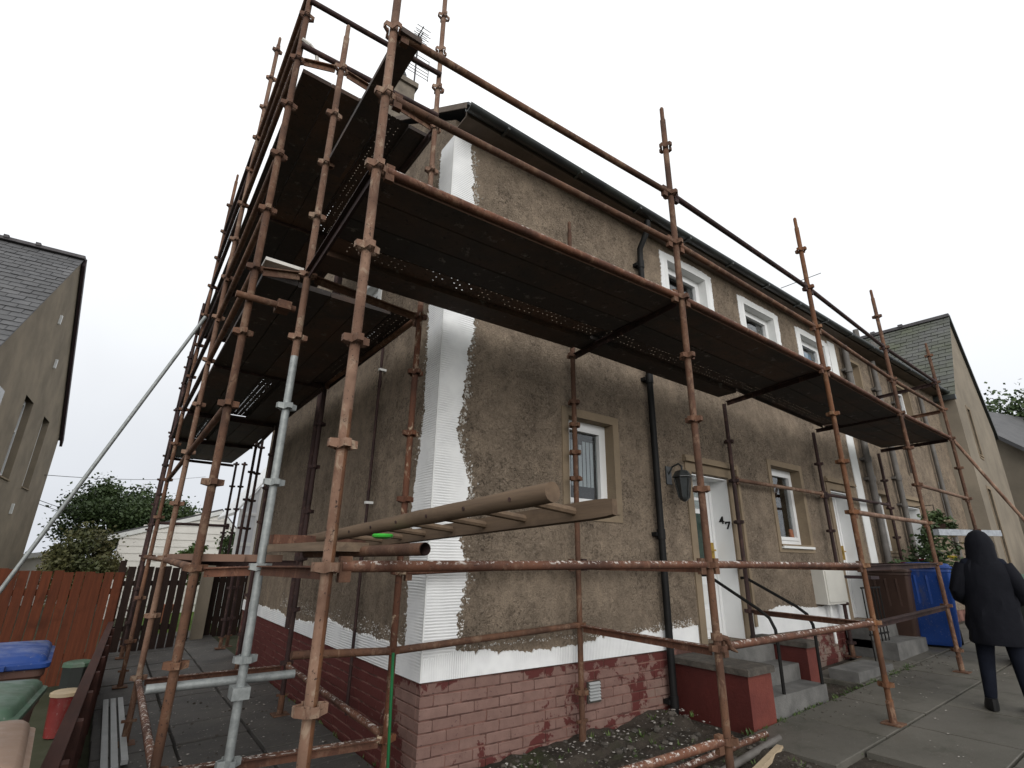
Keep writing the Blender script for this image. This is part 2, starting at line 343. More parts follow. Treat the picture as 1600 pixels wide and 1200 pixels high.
def window(par, T, a, b, c, d, rec=.1, sur=.08, surmat='stone_surround', sill=True, mull=(), bars=(), pane='glass', fw=.06, proud=.012, reveal=None):
    """a..b opening in u, c..d in w; a framed window set back in the wall with its surround"""
    w = MB(); f = fw
    w.box(a, a+f, -rec-.06, -rec, c, d, T).box(b-f, b, -rec-.06, -rec, c, d, T).box(a+f, b-f, -rec-.06, -rec, c, c+f, T).box(a+f, b-f, -rec-.06, -rec, d-f, d, T)
    win = w.build('window', 'upvc', par)
    s = MB(); g = f*.75                                # opening sash
    s.box(a+f, a+f+g, -rec-.05, -rec+.014, c+f, d-f, T).box(b-f-g, b-f, -rec-.05, -rec+.014, c+f, d-f, T)
    s.box(a+f+g, b-f-g, -rec-.05, -rec+.014, c+f, c+f+g, T).box(a+f+g, b-f-g, -rec-.05, -rec+.014, d-f-g, d-f, T)
    for mu in mull: s.box(mu-.025, mu+.025, -rec-.048, -rec+.012, c+f+g, d-f-g, T)
    for mw_ in bars: s.box(a+f+g, b-f-g, -rec-.048, -rec+.010, mw_-.025, mw_+.025, T)
    s.build('frame', 'upvc', win)
    us = [a+f+g] + list(mull) + [b-f-g]
    for p, q in zip(us, us[1:]): MB().box(p, q, -rec-.04, -rec-.03, c+f+g, d-f-g, T).build('pane', pane, win)
    if sill: MB().box(a-.02, b+.03, -rec, .03, c-.035, c-.002, T).build('sill', 'white_paint' if surmat != 'stone_surround' else 'stone_surround', win)
    if sur:
        q = MB(); e = proud; bt = c - (.035 if sill else 0)
        q.box(a-sur, a, -rec, e, bt-sur*.9, d+sur, T).box(b, b+sur, -rec, e, bt-sur*.9, d+sur, T).box(a, b, -rec, e, d, d+sur, T).box(a, b, -rec, e, bt-sur*.9, bt, T)
        q.build('surround', surmat, win)
    return win
def jag(t, seed, amp, sc):
    n_ = lambda f, o: noise.noise((t*sc*f, seed+o, 0))
    r_ = lambda f, o: (1-2*abs(n_(f, o)))-.5
    return amp*(n_(1, 0) + .7*n_(3.1, 5) + .55*r_(7.3, 9) + .5*n_(15, 2) + .45*r_(24, 3) + .3*n_(43, 6))
# ------------------------------------------------------------------ ground
mb = MB(); N = 40; S = 240.
xs = [-60, -20, -8, -4, -3, -2, -1, 0, 1, 2, 3, 4, 6, 8, 10, 14, 20, 30, 60, 240]; ys = [-60, -20, -10, -6, -4, -2, -1, 0, 1, 2, 4, 6, 8, 12, 20, 40, 90, 240]
xs[0] = -240; ys[0] = -240
for a, b in zip(xs, xs[1:]):
    for c, d in zip(ys, ys[1:]): mb.quad((a, c, gz(a)-.07), (b, c, gz(b)-.07), (b, d, gz(b)-.07), (a, d, gz(a)-.07))
struct(mb.build('ground', 'earth'))
mb = MB()                                              # soil bed along the front wall, lumpy
def soilz(x, y): return gz(x)-.02 + .05*noise.noise((x*2.3, y*2.3, 3)) + .03*noise.noise((x*7, y*7, 1)) + (.05 if y > -.35 else 0)
nx, ny = 56, 34
for i in range(nx):
    for j in range(ny):
        x0, x1 = -.05+i*2.6/nx-.0, -.05+(i+1)*2.6/nx; y0, y1 = -1.75+j*1.75/ny, -1.75+(j+1)*1.75/ny
        mb.quad((x0, y0, soilz(x0, y0)), (x1, y0, soilz(x1, y0)), (x1, y1, soilz(x1, y1)), (x0, y1, soilz(x0, y1)))
struct(mb.build('soil_bed', 'soil', smooth=True))
# driveway of concrete slabs
o = MB(); 
for a, b in zip(xs, xs[1:]):
    if b <= 2 or a >= 20: continue
    a2 = max(a, 2.45); o.quad((a2, -7, gz(a2)-.045), (b, -7, gz(b)-.045), (b, -.02, gz(b)-.045), (a2, -.02, gz(a2)-.045))
drive = struct(o.build('driveway', 'soil'))
def slab_mesh(w, l, k):
    rng = random.Random(k); mb = MB(); e = .006
    p = [(e, e), (w-e, e), (w-e, l-e), (e, l-e)]; p = [(a+rng.uniform(-.004, .004), b+rng.uniform(-.004, .004)) for a, b in p]
    bot = [(a, b, gz(a)-gz(0)-.05) for a, b in p]; top = [(a, b, gz(a)-gz(0)-.004) for a, b in p]
    tin = [(w/2+(a-w/2)*.985, l/2+(b-l/2)*.985, gz(a)-gz(0)) for a, b in p]
    mb.loft([bot, top, tin]); return mb.mesh('paving_slab', 'driveway_concrete')
slabs = [slab_mesh(.92, .74, k) for k in range(4)]
r = 0
for j in range(8):
    y = -.80 - (j+1)*.75
    for i in range(13):
        x = 2.52 + i*.93 + (.46 if j % 2 else 0)
        place(random.choice(slabs), 'paving_slab', drive, (x, y, gz(x)+random.uniform(-.003, .002)))
slabs2 = [slab_mesh(.6, .60, k+9) for k in range(3)]
for i in range(12):
    x = 5.05 + i*.61; place(random.choice(slabs2), 'paving_slab', drive, (x, -.79, gz(x)+random.uniform(-.01, .0)))
# side path along the gable
mb = MB()
path = struct(MB().quad((-1.72, -.9, gz(-1.7)-.05), (-.02, -.9, gz(0)-.05), (-.02, 9.8, gz(0)-.05), (-1.72, 9.8, gz(-1.7)-.05)).build('side_path', 'soil'))
sm = [slab_mesh(.56, .58, k+20) for k in range(4)]
for me in sm: me.materials[0] = M['path_concrete']
for j in range(18):
    for i in range(3):
        x = -1.73 + i*.57; place(random.choice(sm), 'paving_slab', path, (x, -.85+j*.585, gz(x)+random.uniform(-.012, .004)))
struct(MB().quad((-1.05, 9.4, -.01), (6, 9.4, .1), (6, 16, .1), (-1.05, 16, -.01)).build('lawn', 'lawn'))
# foreground front ground (between camera and house)
mb = MB(); nx, ny = 40, 40
for i in range(nx):
    for j in range(ny):
        x0, x1 = -1.72+i*4.2/nx, -1.72+(i+1)*4.2/nx; y0, y1 = -6+j*4.25/ny, -6+(j+1)*4.25/ny
        f = lambda x, y: gz(x)-.035+.03*noise.noise((x*1.7, y*1.7, 8))
        mb.quad((x0, y0, f(x0, y0)), (x1, y0, f(x1, y0)), (x1, y1, f(x1, y1)), (x0, y1, f(x0, y1)))
struct(mb.build('rough_ground', 'soil', smooth=True))

# ------------------------------------------------------------------ the house
HD, HL, ZW = 6.3, 14.1, 5.72
house = thing('house', 'long two-storey brown roughcast house with white patched corner and red brick base', 'house', (0, 0, 0))
W1 = (1.445, 2.078, 1.98, 2.868); D1 = (3.39, 4.15, .66, 2.5); W2 = (5.28, 6.11, 1.76, 2.82); D2 = (7.05, 7.83, .72, 2.62); W3 = (8.86, 9.5, 1.75, 2.74); D3 = (10.3, 11.05, .8, 2.6)
U1 = (3.32, 4.19, 4.1, 5.38); U2 = (5.2, 6.1, 4.1, 5.34); U3 = (7.0, 7.92, 4.1, 5.33); U4 = (8.75, 9.4, 4.1, 5.3); U5 = (11.3, 12.1, 4.1, 5.3)
GW = (1.66, 2.26, 3.93, 4.68)
HO = lambda q: (q[0]-.03, q[1]+.03, q[2]-.045, q[3]+.03)
mb = MB(); wallmesh(mb, TF, 0, HL, .68, ZW, [HO(W1), (D1[0]-.02, D1[1]+.02, .68, D1[3]+.01), HO(W2), (D2[0]-.02, D2[1]+.02, .72, D2[3]+.01), HO(W3), (D3[0]-.02, D3[1]+.02, D3[2], D3[3]+.01), HO(U1), HO(U2), HO(U3), HO(U4), HO(U5)])
wallmesh(mb, TG, 0, HD, .68, ZW, [HO(GW)])
RZ = 8.15
mb.quad(TG(0, 0, ZW), TG(HD, 0, ZW), TG(HD/2, 0, RZ))
mb.quad((0, HD, .0), (HL, HD, .0), (HL, HD, ZW), (0, HD, ZW)); mb.quad((HL, 0, 0), (HL, HD, 0), (HL, HD, ZW), (HL, 0, ZW)); mb.quad((HL, 0, ZW), (HL, HD, ZW), (HL, HD/2, RZ))
wall = mb.build('wall', 'roughcast', house, fix=False)
# block added behind the windows; its dark colour stands in for unlit rooms
MB().box(.3, HL-.3, .3, HD-.3, .6, ZW-.1).build('dark_room_block', 'rust_dark', house)
# plinth
pl = MB(); pl.box(.0105, HL, .0105, .3, -.15, .675).box(.0105, .3, .301, HD, -.15, .675); plinth = pl.build('plinth', 'mortar', house)
def brick_mesh(l, hgt, dep, seed):
    rng = random.Random(seed); b = .004
    def ring(z, ins): return [(ins, ins, z), (l-ins, ins, z), (l-ins, dep, z), (ins, dep, z)]
    j = lambda p: tuple(q+rng.uniform(-.0015, .0015) for q in p)
    mb = MB(); mb.loft([[j(p) for p in ring(0, b)], [j(p) for p in ring(b, 0)], [j(p) for p in ring(hgt-b, 0)], [j(p) for p in ring(hgt, b)]])
    return mb.mesh('brick', 'painted_brick')
BF = [brick_mesh(.219, .0665, .05, k) for k in range(5)]; BH = [brick_mesh(.104, .0665, .05, k+7) for k in range(3)]
BHC = [brick_mesh(.1, .0665, .05, k+17) for k in range(2)]
cnt = 0; rest = MB()
def putbrick(me, l, u, z, gable):
    global cnt
    off = random.uniform(-.003, .003)
    if gable: loc, rz = (.006+off, u+l, z), -math.pi/2
    else: loc, rz = (u, .006+off, z), 0
    if cnt < 298: place(me, 'brick', plinth, loc, rz); cnt += 1
    else:
        if gable: rest.box(.006+off, .05, u, u+l, z, z+.0665)
        else: rest.box(u, u+l, .006+off, .05, z, z+.0665)
jobs = []
for c in range(11):
    z = .675 - (c+1)*.0755
    u = 0.006
    for i in range(40):
        half = (i == 0 and c % 2)
        l = .104 if half else .219
        if u < 2.72: jobs.append((u, random.choice(BH if half else BF), l, u, z, False))
        elif 4.62 < u < 8.3: jobs.append((u+9, random.choice(BH if half else BF), l, u, z, False))
        u += l+.008
        if u > 8.2: break
    u = .06
    for i in range(30):
        half = (i == 0 and not c % 2)
        l = .104 if half else .219
        if u+l < HD: jobs.append((u*.85, random.choice(BH if half else BF), l, u, z, True))
        u += l+.008
jobs = [j for j in jobs if j[4] > -.10]
jobs.sort(key=lambda j: j[0])
for j in jobs: putbrick(*j[1:])
stuff(rest.build('brick_courses', 'painted_brick', plinth))
# air vent in the plinth
v = MB(); v.box(1.6, 1.755, -.012, .012, .355, .515, lambda a, b, c: Vector((a, b, c)))
vent = v.build('air_vent', 'coping', house)
for k in range(6): MB().hexa([(1.612, -.026, .372+k*.024), (1.743, -.026, .372+k*.024), (1.743, -.012, .386+k*.024), (1.612, -.012, .386+k*.024), (1.612, -.028, .376+k*.024), (1.743, -.028, .376+k*.024), (1.743, -.012, .392+k*.024), (1.612, -.012, .392+k*.024)]).build('louvre', 'grey_strip', vent)
# white base coat: jagged patches, proud of the roughcast
def vpatch(T, z0, z1, edge, seed, amp, mat, name, d=.011, inner=0.):
    mb = MB(); n = int((z1-z0)/.006); P = []
    for i in range(n+1):
        z = z0+(z1-z0)*i/n; w = edge(z) + jag(z, seed, amp, 2.2); P.append((z, max(.05, w)))
    for (za, wa), (zb, wb) in zip(P, P[1:]):
        mb.quad(T(inner, d, za), T(wa, d, za), T(wb, d, zb), T(inner, d, zb)); mb.quad(T(wa, d, za), T(wa, 0, za), T(wb, 0, zb), T(wb, d, zb))
    z = P[0]; mb.quad(T(inner, 0, z[0]), T(z[1], 0, z[0]), T(z[1], d, z[0]), T(inner, d, z[0]))
    return mb.build(name, mat, house, fix=False)
def hpatch(T, u0, u1, z0, edge, seed, amp, mat, name, d=.013):
    mb = MB(); n = int((u1-u0)/.006); P = []
    for i in range(n+1):
        u = u0+(u1-u0)*i/n; P.append((u, max(z0+.03, edge(u)+jag(u, seed, amp, 2.6))))
    for (ua, wa), (ub, wb) in zip(P, P[1:]):
        mb.quad(T(ua, d, z0), T(ub, d, z0), T(ub, d, wb), T(ua, d, wa)); mb.quad(T(ua, d, wa), T(ub, d, wb), T(ub, 0, wb), T(ua, 0, wa))
        mb.quad(T(ua, -.02, z0), T(ub, -.02, z0), T(ub, d, z0), T(ua, d, z0))
    return mb.build(name, mat, house, fix=False)
def lerp(tab):
    def f(t):
        if t <= tab[0][0]: return tab[0][1]
        for (a, b), (c, d) in zip(tab, tab[1:]):
            if t <= c: return b+(d-b)*(t-a)/(c-a)
        return tab[-1][1]
    return f
fe = lerp([(.7, .27), (1.1, .27), (1.38, .335), (1.66, .25), (2.07, .335), (2.48, .20), (2.82, .24), (3.57, .30), (4.96, .25), (5.4, .20), (5.6, .15)])
vpatch(TF, .80, 5.52, fe, 1.3, .03, 'basecoat_ridged', 'render_patch', inner=-.0105)
ge = lerp([(.7, .26), (.97, .26), (1.37, .29), (1.86, .31), (2.38, .26), (2.71, .225), (3.2, .26), (3.65, .285), (5.32, .25)])
vpatch(TG, .80, 5.52, ge, 7.7, .024, 'basecoat_smooth', 'render_patch', d=.0105, inner=-.0108)
MB().box(-.0135, -.002, -.0138, -.002, .70, 5.52).build('corner_bead', 'white_paint', house)
hpatch(TF, -.013, 3.24, .682, lerp([(0, .83), (.27, .845), (.5, .85), (.92, .80), (1.48, .80), (1.9, .85), (2.33, .855), (2.7, .85), (3.24, .86)]), 3.1, .028, 'basecoat_vertical', 'render_patch')
hpatch(TF, 4.3, 7.0, .70, lerp([(4.3, .94), (5, 1.0), (6, .95), (7, 1.0)]), 4.4, .02, 'basecoat_vertical', 'render_patch')
hpatch(TG, -.0128, HD, .682, lerp([(0, .88), (.55, .867), (1.2, .862), (1.9, .9), (3, .79), (4.2, .82), (6.3, .82)]), 9.2, .03, 'basecoat_smooth', 'render_patch')
MB().box(8.10, 8.38, -.012, .0, .7, 5.5).build('render_patch', 'white_paint', house)
# chips of base coat and harling along the edges
ck = MB(); rng = random.Random(3)
def chip(T, u, w, s):
    a = rng.uniform(0, 6.3); q = [(u+s*math.cos(a+k*2.1)*rng.uniform(.6, 1.3), w+s*math.sin(a+k*2.1)*rng.uniform(.6, 1.3)) for k in range(3)]
    i = len(ck.v); ck.v += [tuple(T(p[0], 0, p[1])) for p in q] + [tuple(T(u, s*rng.uniform(.7, 1.2), w))]; ck.f += [(i, i+1, i+3), (i+1, i+2, i+3), (i+2, i, i+3)]
for k in range(760):
    z = rng.uniform(.9, 5.45); chip(TF, fe(z)+abs(rng.gauss(0, .032))+.004, z, rng.uniform(.004, .015))
for k in range(420):
    z = rng.uniform(.9, 5.45); chip(TG, ge(z)+abs(rng.gauss(0, .022))+.004, z, rng.uniform(.004, .012))
for k in range(260):
    u = rng.uniform(.3, 3.2); chip(TF, u, .865+abs(rng.gauss(0, .02)), rng.uniform(.003, .009))
for k in range(360):
    u = rng.uniform(.3, 4.); chip(TG, u, .89+abs(rng.gauss(0, .06)), rng.uniform(.003, .007))
for k in range(160):
    u = rng.uniform(2.6, 3.2); chip(TF, u, .88+abs(rng.gauss(0, .03)), rng.uniform(.003, .008))
stuff(ck.build('render_chips', 'flake', house, fix=False))
# windows and doors on the front
w = window(house, TF, *W1, rec=.11, sur=.085, mull=())
bl = MB()
for k in range(7): bl.box(1.60+k*.055, 1.642+k*.055, .195, .199, 2.22, 2.69-(.04 if k in (2, 3) else 0))
bl.build('blind', 'blind', w)
w = window(house, TF, *W2, rec=.13, sur=.08, bars=())
MB().box(5.26, 6.14, -.045, .1, 1.705, 1.735).build('sill', 'white_paint', w)
MB().loft([[(5.93+.045*math.cos(t), .17+.045*math.sin(t), 1.85) for t in [k*.7854 for k in range(8)]], [(5.93+.06*math.cos(t), .17+.02*math.sin(t), 1.98) for t in [k*.7854 for k in range(8)]]]).build('plant_pot', 'terracotta', w)
window(house, TF, *W3, rec=.12, sur=.07)
for U, bars in ((U1, ()), (U2, ()), (U3, ()), (U4, ()), (U5, ())):
    own = U[0] < 8
    w = window(house, TF, *U, rec=.11, sur=.07 if own else .06, surmat='white_paint' if own else 'stone_surround', pane='glass')
    if own:
        for xo, sg in ((U[0]-.07, -1), (U[1]+.07, 1)):
            vpatch(FR((xo, 0, 0), (sg, 0, 0), (0, -1, 0)), U[2]-.05, U[3]+.10, lambda z: .085, U[0]*3+sg, .02, 'basecoat_ridged', 'render_patch', d=.009)
        hpatch(TF, U[0]-.07, U[1]+.07, U[3]+.071, lambda u: U[3]+.115, U[0]*7, .014, 'basecoat_smooth', 'render_patch', d=.0085)
    if U is U3:
        MB().box(7.12, 7.42, .19, .195, 4.95, 5.25).build('blue_sheet', 'blue_sheet', w); MB().box(7.5, 7.75, .19, .195, 4.95, 5.18).build('blue_sheet', 'blue_sheet', w)
window(house, TG, *GW, rec=.10, sur=.10, surmat='white_paint')
MB().box(1.55, 2.36, -.02, .06, 3.80, 3.86, TG).build('sill', 'coping', house)
def door(D, num=False, rec=.24):
    a, b, c, d = D
    f = MB(); f.box(a, a+.06, rec, rec+.07, c, d).box(b-.06, b, rec, rec+.07, c, d).box(a+.06, b-.06, rec, rec+.07, d-.06, d).box(a+.06, b-.06, rec, rec+.07, c, c+.03)
    dr = f.build('door', 'upvc', house)
    MB().box(a+.063, b-.063, rec+.012, rec+.05, c+.033, d-.063).build('leaf', 'upvc', dr)
    for z0, z1 in ((c+.12, c+.33), (c+.39, c+.60)):
        MB().box(a+.14, b-.14, rec+.004, rec+.014, z0, z1).build('panel', 'white_paint', dr)
    MB().box(a+.2, b-.2, rec+.002, rec+.013, c+.78, d-.42).build('pane', 'door_glass', dr)
    MB().box(a+.14, b-.14, rec+.001, rec+.0115, d-.36, d-.26).build('pane', 'glass', dr)
    MB().box(a+.14, b-.14, rec+.001, rec+.0115, d-.22, d-.14).build('pane', 'glass', dr)
    h = MB(); h.box(b-.13, b-.10, rec-.02, rec+.012, c+.86, c+1.08).box(b-.21, b-.105, rec-.05, rec-.028, c+.98, c+1.0); h.build('handle', 'brass', dr)
    r = MB(); r.box(b-.012, b, .006, rec, c, d).box(a, b-.013, .008, rec, d-.012, d).box(a, a+.012, .006, rec, c, d-.013); r.build('reveal', 'upvc', dr)
    s = MB(); e = -.016
    s.box(a-.11, a, e, .006, c-.1, d+.02).box(b, b+.11, e, .006, c-.1, d+.02).box(a-.11, b+.11, e, .006, d+.02, d+.13)
    s.box(a-.14, b+.14, -.06, .0, d+.131, d+.175).box(a-.125, b+.125, -.035, .0, d+.176, d+.21)
    s.build('surround', 'stone_surround', dr)
    return dr
dr = door(D1); door(D2); door(D3)
four = [(.0, .022), (.036, .075), (.05, .075), (.05, .03), (.06, .03), (.06, .018), (.05, .018), (.05, .0), (.036, .0), (.036, .018), (.0, .018)]
seven = [(0, .075), (.055, .075), (.055, .062), (.026, 0), (.011, 0), (.038, .06), (.012, .06), (.01, .05), (0, .05)]
xr = D1[1]-.012
for dg, oy, oz in ((four, .165, 1.965), (seven, .082, 1.90)):
    # flip for reading from the left (towards +y is left when seen from -x)
    MB().prism([(oy-u*1.2, oz+w*1.2) for u, w in dg], xr-.008, xr-.0005, lambda u, d, w: Vector((d, u, w))).build('house_number', 'iron_black', dr)
# downpipes
def pipe(pts, r, mat, brk=(), y=-.07):
    o = MB().path(pts, r, 12).build('downpipe', mat, house, smooth=True)
    for (x_, y_, z_) in brk:
        MB().tube((x_, y_, z_-.05), (x_, y_, z_+.05), r*1.22, 12).build('collar', mat, o, smooth=True)
        MB().box(x_-r*1.8, x_+r*1.8, y_+r*.3, -.001, z_-.02, z_+.02).build('bracket', mat, o)
    return o
pipe([(2.64, -.25, 5.55), (2.64, -.25, 5.44), (2.66, -.09, 5.24), (2.67, -.075, 5.1), (2.665, -.075, .06)], .036, 'black_pipe', [(2.67, -.075, 5.02), (2.667, -.075, 3.5), (2.665, -.075, 1.78), (2.665, -.075, .25)])
pipe([(8.62, -.09, 5.5), (8.58, -.09, .5)], .055, 'grey_pipe', [(8.6, -.09, 3.3), (8.6, -.09, 2.95), (8.6, -.09, 5.0)])
pipe([(9.95, -.09, 5.5), (9.9, -.09, .5)], .05, 'grey_pipe', [(9.92, -.09, 3.1), (9.92, -.09, 2.6), (9.93, -.09, 4.9)])
pipe([(10.9, -.08, 5.5), (10.9, -.08, 3.3)], .045, 'grey_pipe', [(10.9, -.08, 4.8)])
pipe([(12.6, -.08, 5.3), (12.6, -.08, .6)], .045, 'grey_pipe', [])
MB().box(12.68, 12.74, -.03, -.002, .8, 3.3).build('cable_cover', 'white_paint', house)
def gpipe(y, z0, z1, r, mat, br):
    o = MB().path([(-.05, y, z1), (-.05, y-.03, z0)], r, 10).build('downpipe', mat, house, smooth=True)
    for z in br: MB().tube((-.05, y-.01, z-.035), (-.05, y-.01, z+.035), r*1.35, 10).build('collar', mat, o, smooth=True)
gpipe(1.22, .25, 4.05, .014, 'rust_dark', [3.2, 1.5]); gpipe(3.36, .7, 5.8, .035, 'rust_dark', [4.6, 3.7])
for z in (3.35, 2.0): MB().box(-.075, 0, 1.185, 1.225, z-.012, z+.012).build('pipe_clip', 'white_paint', house)
# eaves, gutter, roof, chimney
MB().box(0, HL, -.20, .0, 5.595, 5.61).build('soffit', 'soffit', house)
MB().box(-.005, HL, -.225, -.20, 5.585, 5.665).build('fascia', 'soffit', house)
g = MB(); n = 10
for s0, s1 in ((-.03, HL),):
    prof = [(-.225-.06+.058*math.cos(math.pi+math.pi*k/n), 5.645+.058*math.sin(math.pi+math.pi*k/n)) for k in range(n+1)]
    prof += [(p[0]*1.0+(.006 if p[0] < -.285 else -.006), p[1]+.006) for p in reversed(prof)]
    g.loft([[(s0, a, b) for a, b in prof], [(s1, a, b) for a, b in prof]])
gut = g.build('gutter', 'gutter_black', house, smooth=True)
for k in range(14): MB().box(.4+k, .43+k, -.348, -.222, 5.575, 5.60).build('gutter_bracket', 'gutter_black', gut)
rf = MB()
for ya, za, yb, zb in ((-.27, 5.68, HD/2, RZ+.06), (HD+.27, 5.68, HD/2, RZ+.06)):
    rf.hexa([(-.02, ya, za), (HL+.2, ya, za), (HL+.2, yb, zb), (-.02, yb, zb), (-.02, ya, za+.035), (HL+.2, ya, za+.035), (HL+.2, yb, zb+.035), (-.02, yb, zb+.035)])
roof = rf.build('roof', 'slate', house)
MB().box(-.08, HL+.2, HD/2-.1, HD/2+.1, RZ+.10, RZ+.17).build('ridge', 'ridge_tile', roof)
MB().hexa([(-.035, -.24, 5.655), (-.021, -.24, 5.655), (-.021, HD/2, RZ+.0), (-.035, HD/2, RZ+.0), (-.035, -.24, 5.725), (-.021, -.24, 5.725), (-.021, HD/2, RZ+.1), (-.035, HD/2, RZ+.1)]).build('verge_board', 'soffit', roof)
ch = MB().box(.12, .58, 2.62, 3.42, 7.5, 8.93).box(.08, .62, 2.58, 3.46, 8.93, 9.03).build('chimney', 'chimney_stone', house)
for cy in (2.95,):
    pot = MB().loft([[(.4+r_*math.cos(k*.5236), cy+.05+r_*math.sin(k*.5236), z) for k in range(12)] for r_, z in ((.15, 9.03), (.125, 9.36), (.125, 9.39), (.145, 9.40), (.145, 9.48), (.12, 9.49), (.1, 9.46))])
    pot.build('chimney_pot', 'chimney_pot', ch, smooth=True)
ax, ay = .70, 3.0
ae = MB().tube((ax, ay, 8.2), (ax, ay, 10.7), .016, 8).build('aerial', 'aerial_metal', house)
sp = MB()
for z_, l_ in ((10.6, .22), (10.45, .24)):
    sp.tube((ax-.02, ay-.25, z_), (ax-.02, ay+.1, z_), .01, 5)
    for k in range(5): sp.tube((ax-l_*.6, ay-.22+k*.075, z_), (ax+l_*.6, ay-.22+k*.075, z_), .006, 4)
for k in range(7): sp.tube((ax-.26, ay+.02, 9.75+k*.075), (ax+.26, ay+.02, 9.75+k*.075), .006, 4)
for dx in (-.26, 0, .26): sp.tube((ax+dx, ay+.02, 9.72), (ax+dx, ay+.02, 10.22), .007, 4)
sp.build('aerial_element', 'aerial_metal', ae)
ch2 = MB().box(13.0, 13.6, 2.6, 3.6, 7.6, 9.0).build('chimney', 'chimney_stone', house)
MB().tube((12.6, .9, 6.4), (12.6, .9, 7.35), .07, 8).build('vent_pipe', 'grey_pipe', house); MB().tube((13.6, .9, 6.4), (13.6, .9, 7.25), .1, 10).build('vent_pipe', 'grey_pipe', house)
MB().tube((5.9, -.3, 5.72), (6.35, -.75, 5.95), .006, 5).build('bird_spike', 'aerial_metal', house)
# wall lantern
lx, ly, lz = 2.96, -.19, 2.31
hexr = lambda r_, z: [(lx+.86*r_*math.cos(k*math.pi/3+.3), ly+r_*math.sin(k*math.pi/3+.3), z) for k in range(6)]
la = MB().loft([hexr(.03, lz+.16), hexr(.075, lz+.145), hexr(.118, lz+.085), hexr(.118, lz+.078), hexr(.085, lz+.07)]).build('wall_lantern', 'lamp_black', house)
MB().loft([hexr(.088, lz+.069), hexr(.052, lz-.14)]).build('lantern_glass', 'lamp_glass', la)
fr_ = MB()
for k in range(6):
    t = k*math.pi/3+.3; fr_.tube((lx+.092*math.cos(t), ly+.092*math.sin(t), lz+.07), (lx+.055*math.cos(t), ly+.055*math.sin(t), lz-.145), .007, 5)
fr_.loft([hexr(.06, lz-.14), hexr(.05, lz-.16), hexr(.012, lz-.185)]); fr_.build('lantern_frame', 'lamp_black', la)
MB().path([(lx, ly, lz+.15), (lx, ly, lz+.2), (lx, ly+.04, lz+.235), (lx, ly+.12, lz+.21), (lx, -.002, lz+.12)], .011, 6).build('lantern_arm', 'lamp_black', la)
MB().box(lx-.045, lx+.045, -.016, 0, lz+.02, lz+.22).build('back_plate', 'lamp_black', la)
# meter box
mbx = MB().box(5.98, 6.62, -.16, -.001, .99, 1.45).build('meter_box', 'meter_box', house)
MB().box(6.02, 6.58, -.172, -.161, 1.02, 1.42).build('cover', 'meter_box', mbx)
MB().tube((6.2, -.08, .99), (6.2, -.08, .5), .02, 8).build('supply_pipe', 'white_paint', mbx)
MB().box(4.34, 4.39, -.035, -.002, .8, 2.7).build('cable_cover', 'stone_surround', house)
MB().box(6.62, 6.9, -.5, -.01, 1.32, 1.36).build('door_canopy_shelf', 'verge_dark', house)

# ------------------------------------------------------------------ entrance steps
def steps(x0, x1, ztop, label, lab_w1, nm='entrance_steps', rails=True):
    t = thing(nm, label, 'steps', ((x0+x1)/2, -.4, gz(x0)))
    zb = gz((x0+x1)/2); n = 3; rise = (ztop-zb)/n
    for k in range(n): MB().box(x0+.001, x1-.001, -.78+.25*k, -.02, zb-.1 + (0 if k == 0 else rise*k+.1), zb+rise*(k+1)-.0).build('step', 'concrete_step', t)
    return t
st = steps(3.18, 4.22, .66, 'three grey concrete steps with red side walls and black handrails up to white door', '')
def sidewall(x0, x1, y0, ztop, t):
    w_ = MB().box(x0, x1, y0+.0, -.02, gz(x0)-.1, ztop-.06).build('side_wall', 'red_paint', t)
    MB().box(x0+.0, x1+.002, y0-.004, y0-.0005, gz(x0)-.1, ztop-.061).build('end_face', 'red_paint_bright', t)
    c_ = MB(); 
    e_ = .03
    c_.loft([[(x0-e_, y0-e_, ztop-.06), (x1+e_, y0-e_, ztop-.06), (x1+e_, -.02, ztop-.06), (x0-e_, -.02, ztop-.06)], [(x0-e_, y0-e_, ztop-.01), (x1+e_, y0-e_, ztop-.01), (x1+e_, -.02, ztop-.01), (x0-e_, -.02, ztop-.01)], [(x0-e_+.02, y0-e_+.02, ztop), (x1+e_-.02, y0-e_+.02, ztop), (x1+e_-.02, -.02, ztop), (x0-e_+.02, -.02, ztop)]])
    c_.build('coping', 'coping', t)
sidewall(2.76, 2.94+.2, -.80, .63, st); sidewall(4.24, 4.46, -.62, .72, st)
for x_, zt in ((3.4, 1.375), (4.17, 1.34)):
    MB().path([(x_, -.01, zt), (x_, -.08, zt), (x_, -.62, 1.07), (x_, -.72, 1.0), (x_, -.765, .9), (x_, -.77, .8), (x_, -.762, gz(x_)-.02)], .0165, 8).build('handrail', 'iron_black', st, smooth=True)
st2 = thing('door_steps', 'low broken concrete steps below the second white door', 'steps', (7.3, -.4, gz(7.3)))
for k in range(2): MB().box(6.7, 7.8, -.62+.3*k, -.02, gz(7)-.1+.2*k, gz(7)+.2*(k+1)).build('step', 'concrete_step', st2)
ra = thing('railing', 'small black iron railing beside the second white door', 'railing', (6.65, -.45, gz(6.6)))
MB().box(6.35, 6.98, -.46, -.44, 1.2, 1.22).build('top_rail', 'iron_black', ra); MB().box(6.35, 6.98, -.46, -.44, .62, .64).build('bottom_rail', 'iron_black', ra)
for k in range(6): MB().tube((6.38+k*.115, -.45, .3), (6.38+k*.115, -.45, 1.21), .008, 6).build('bar', 'iron_black', ra)

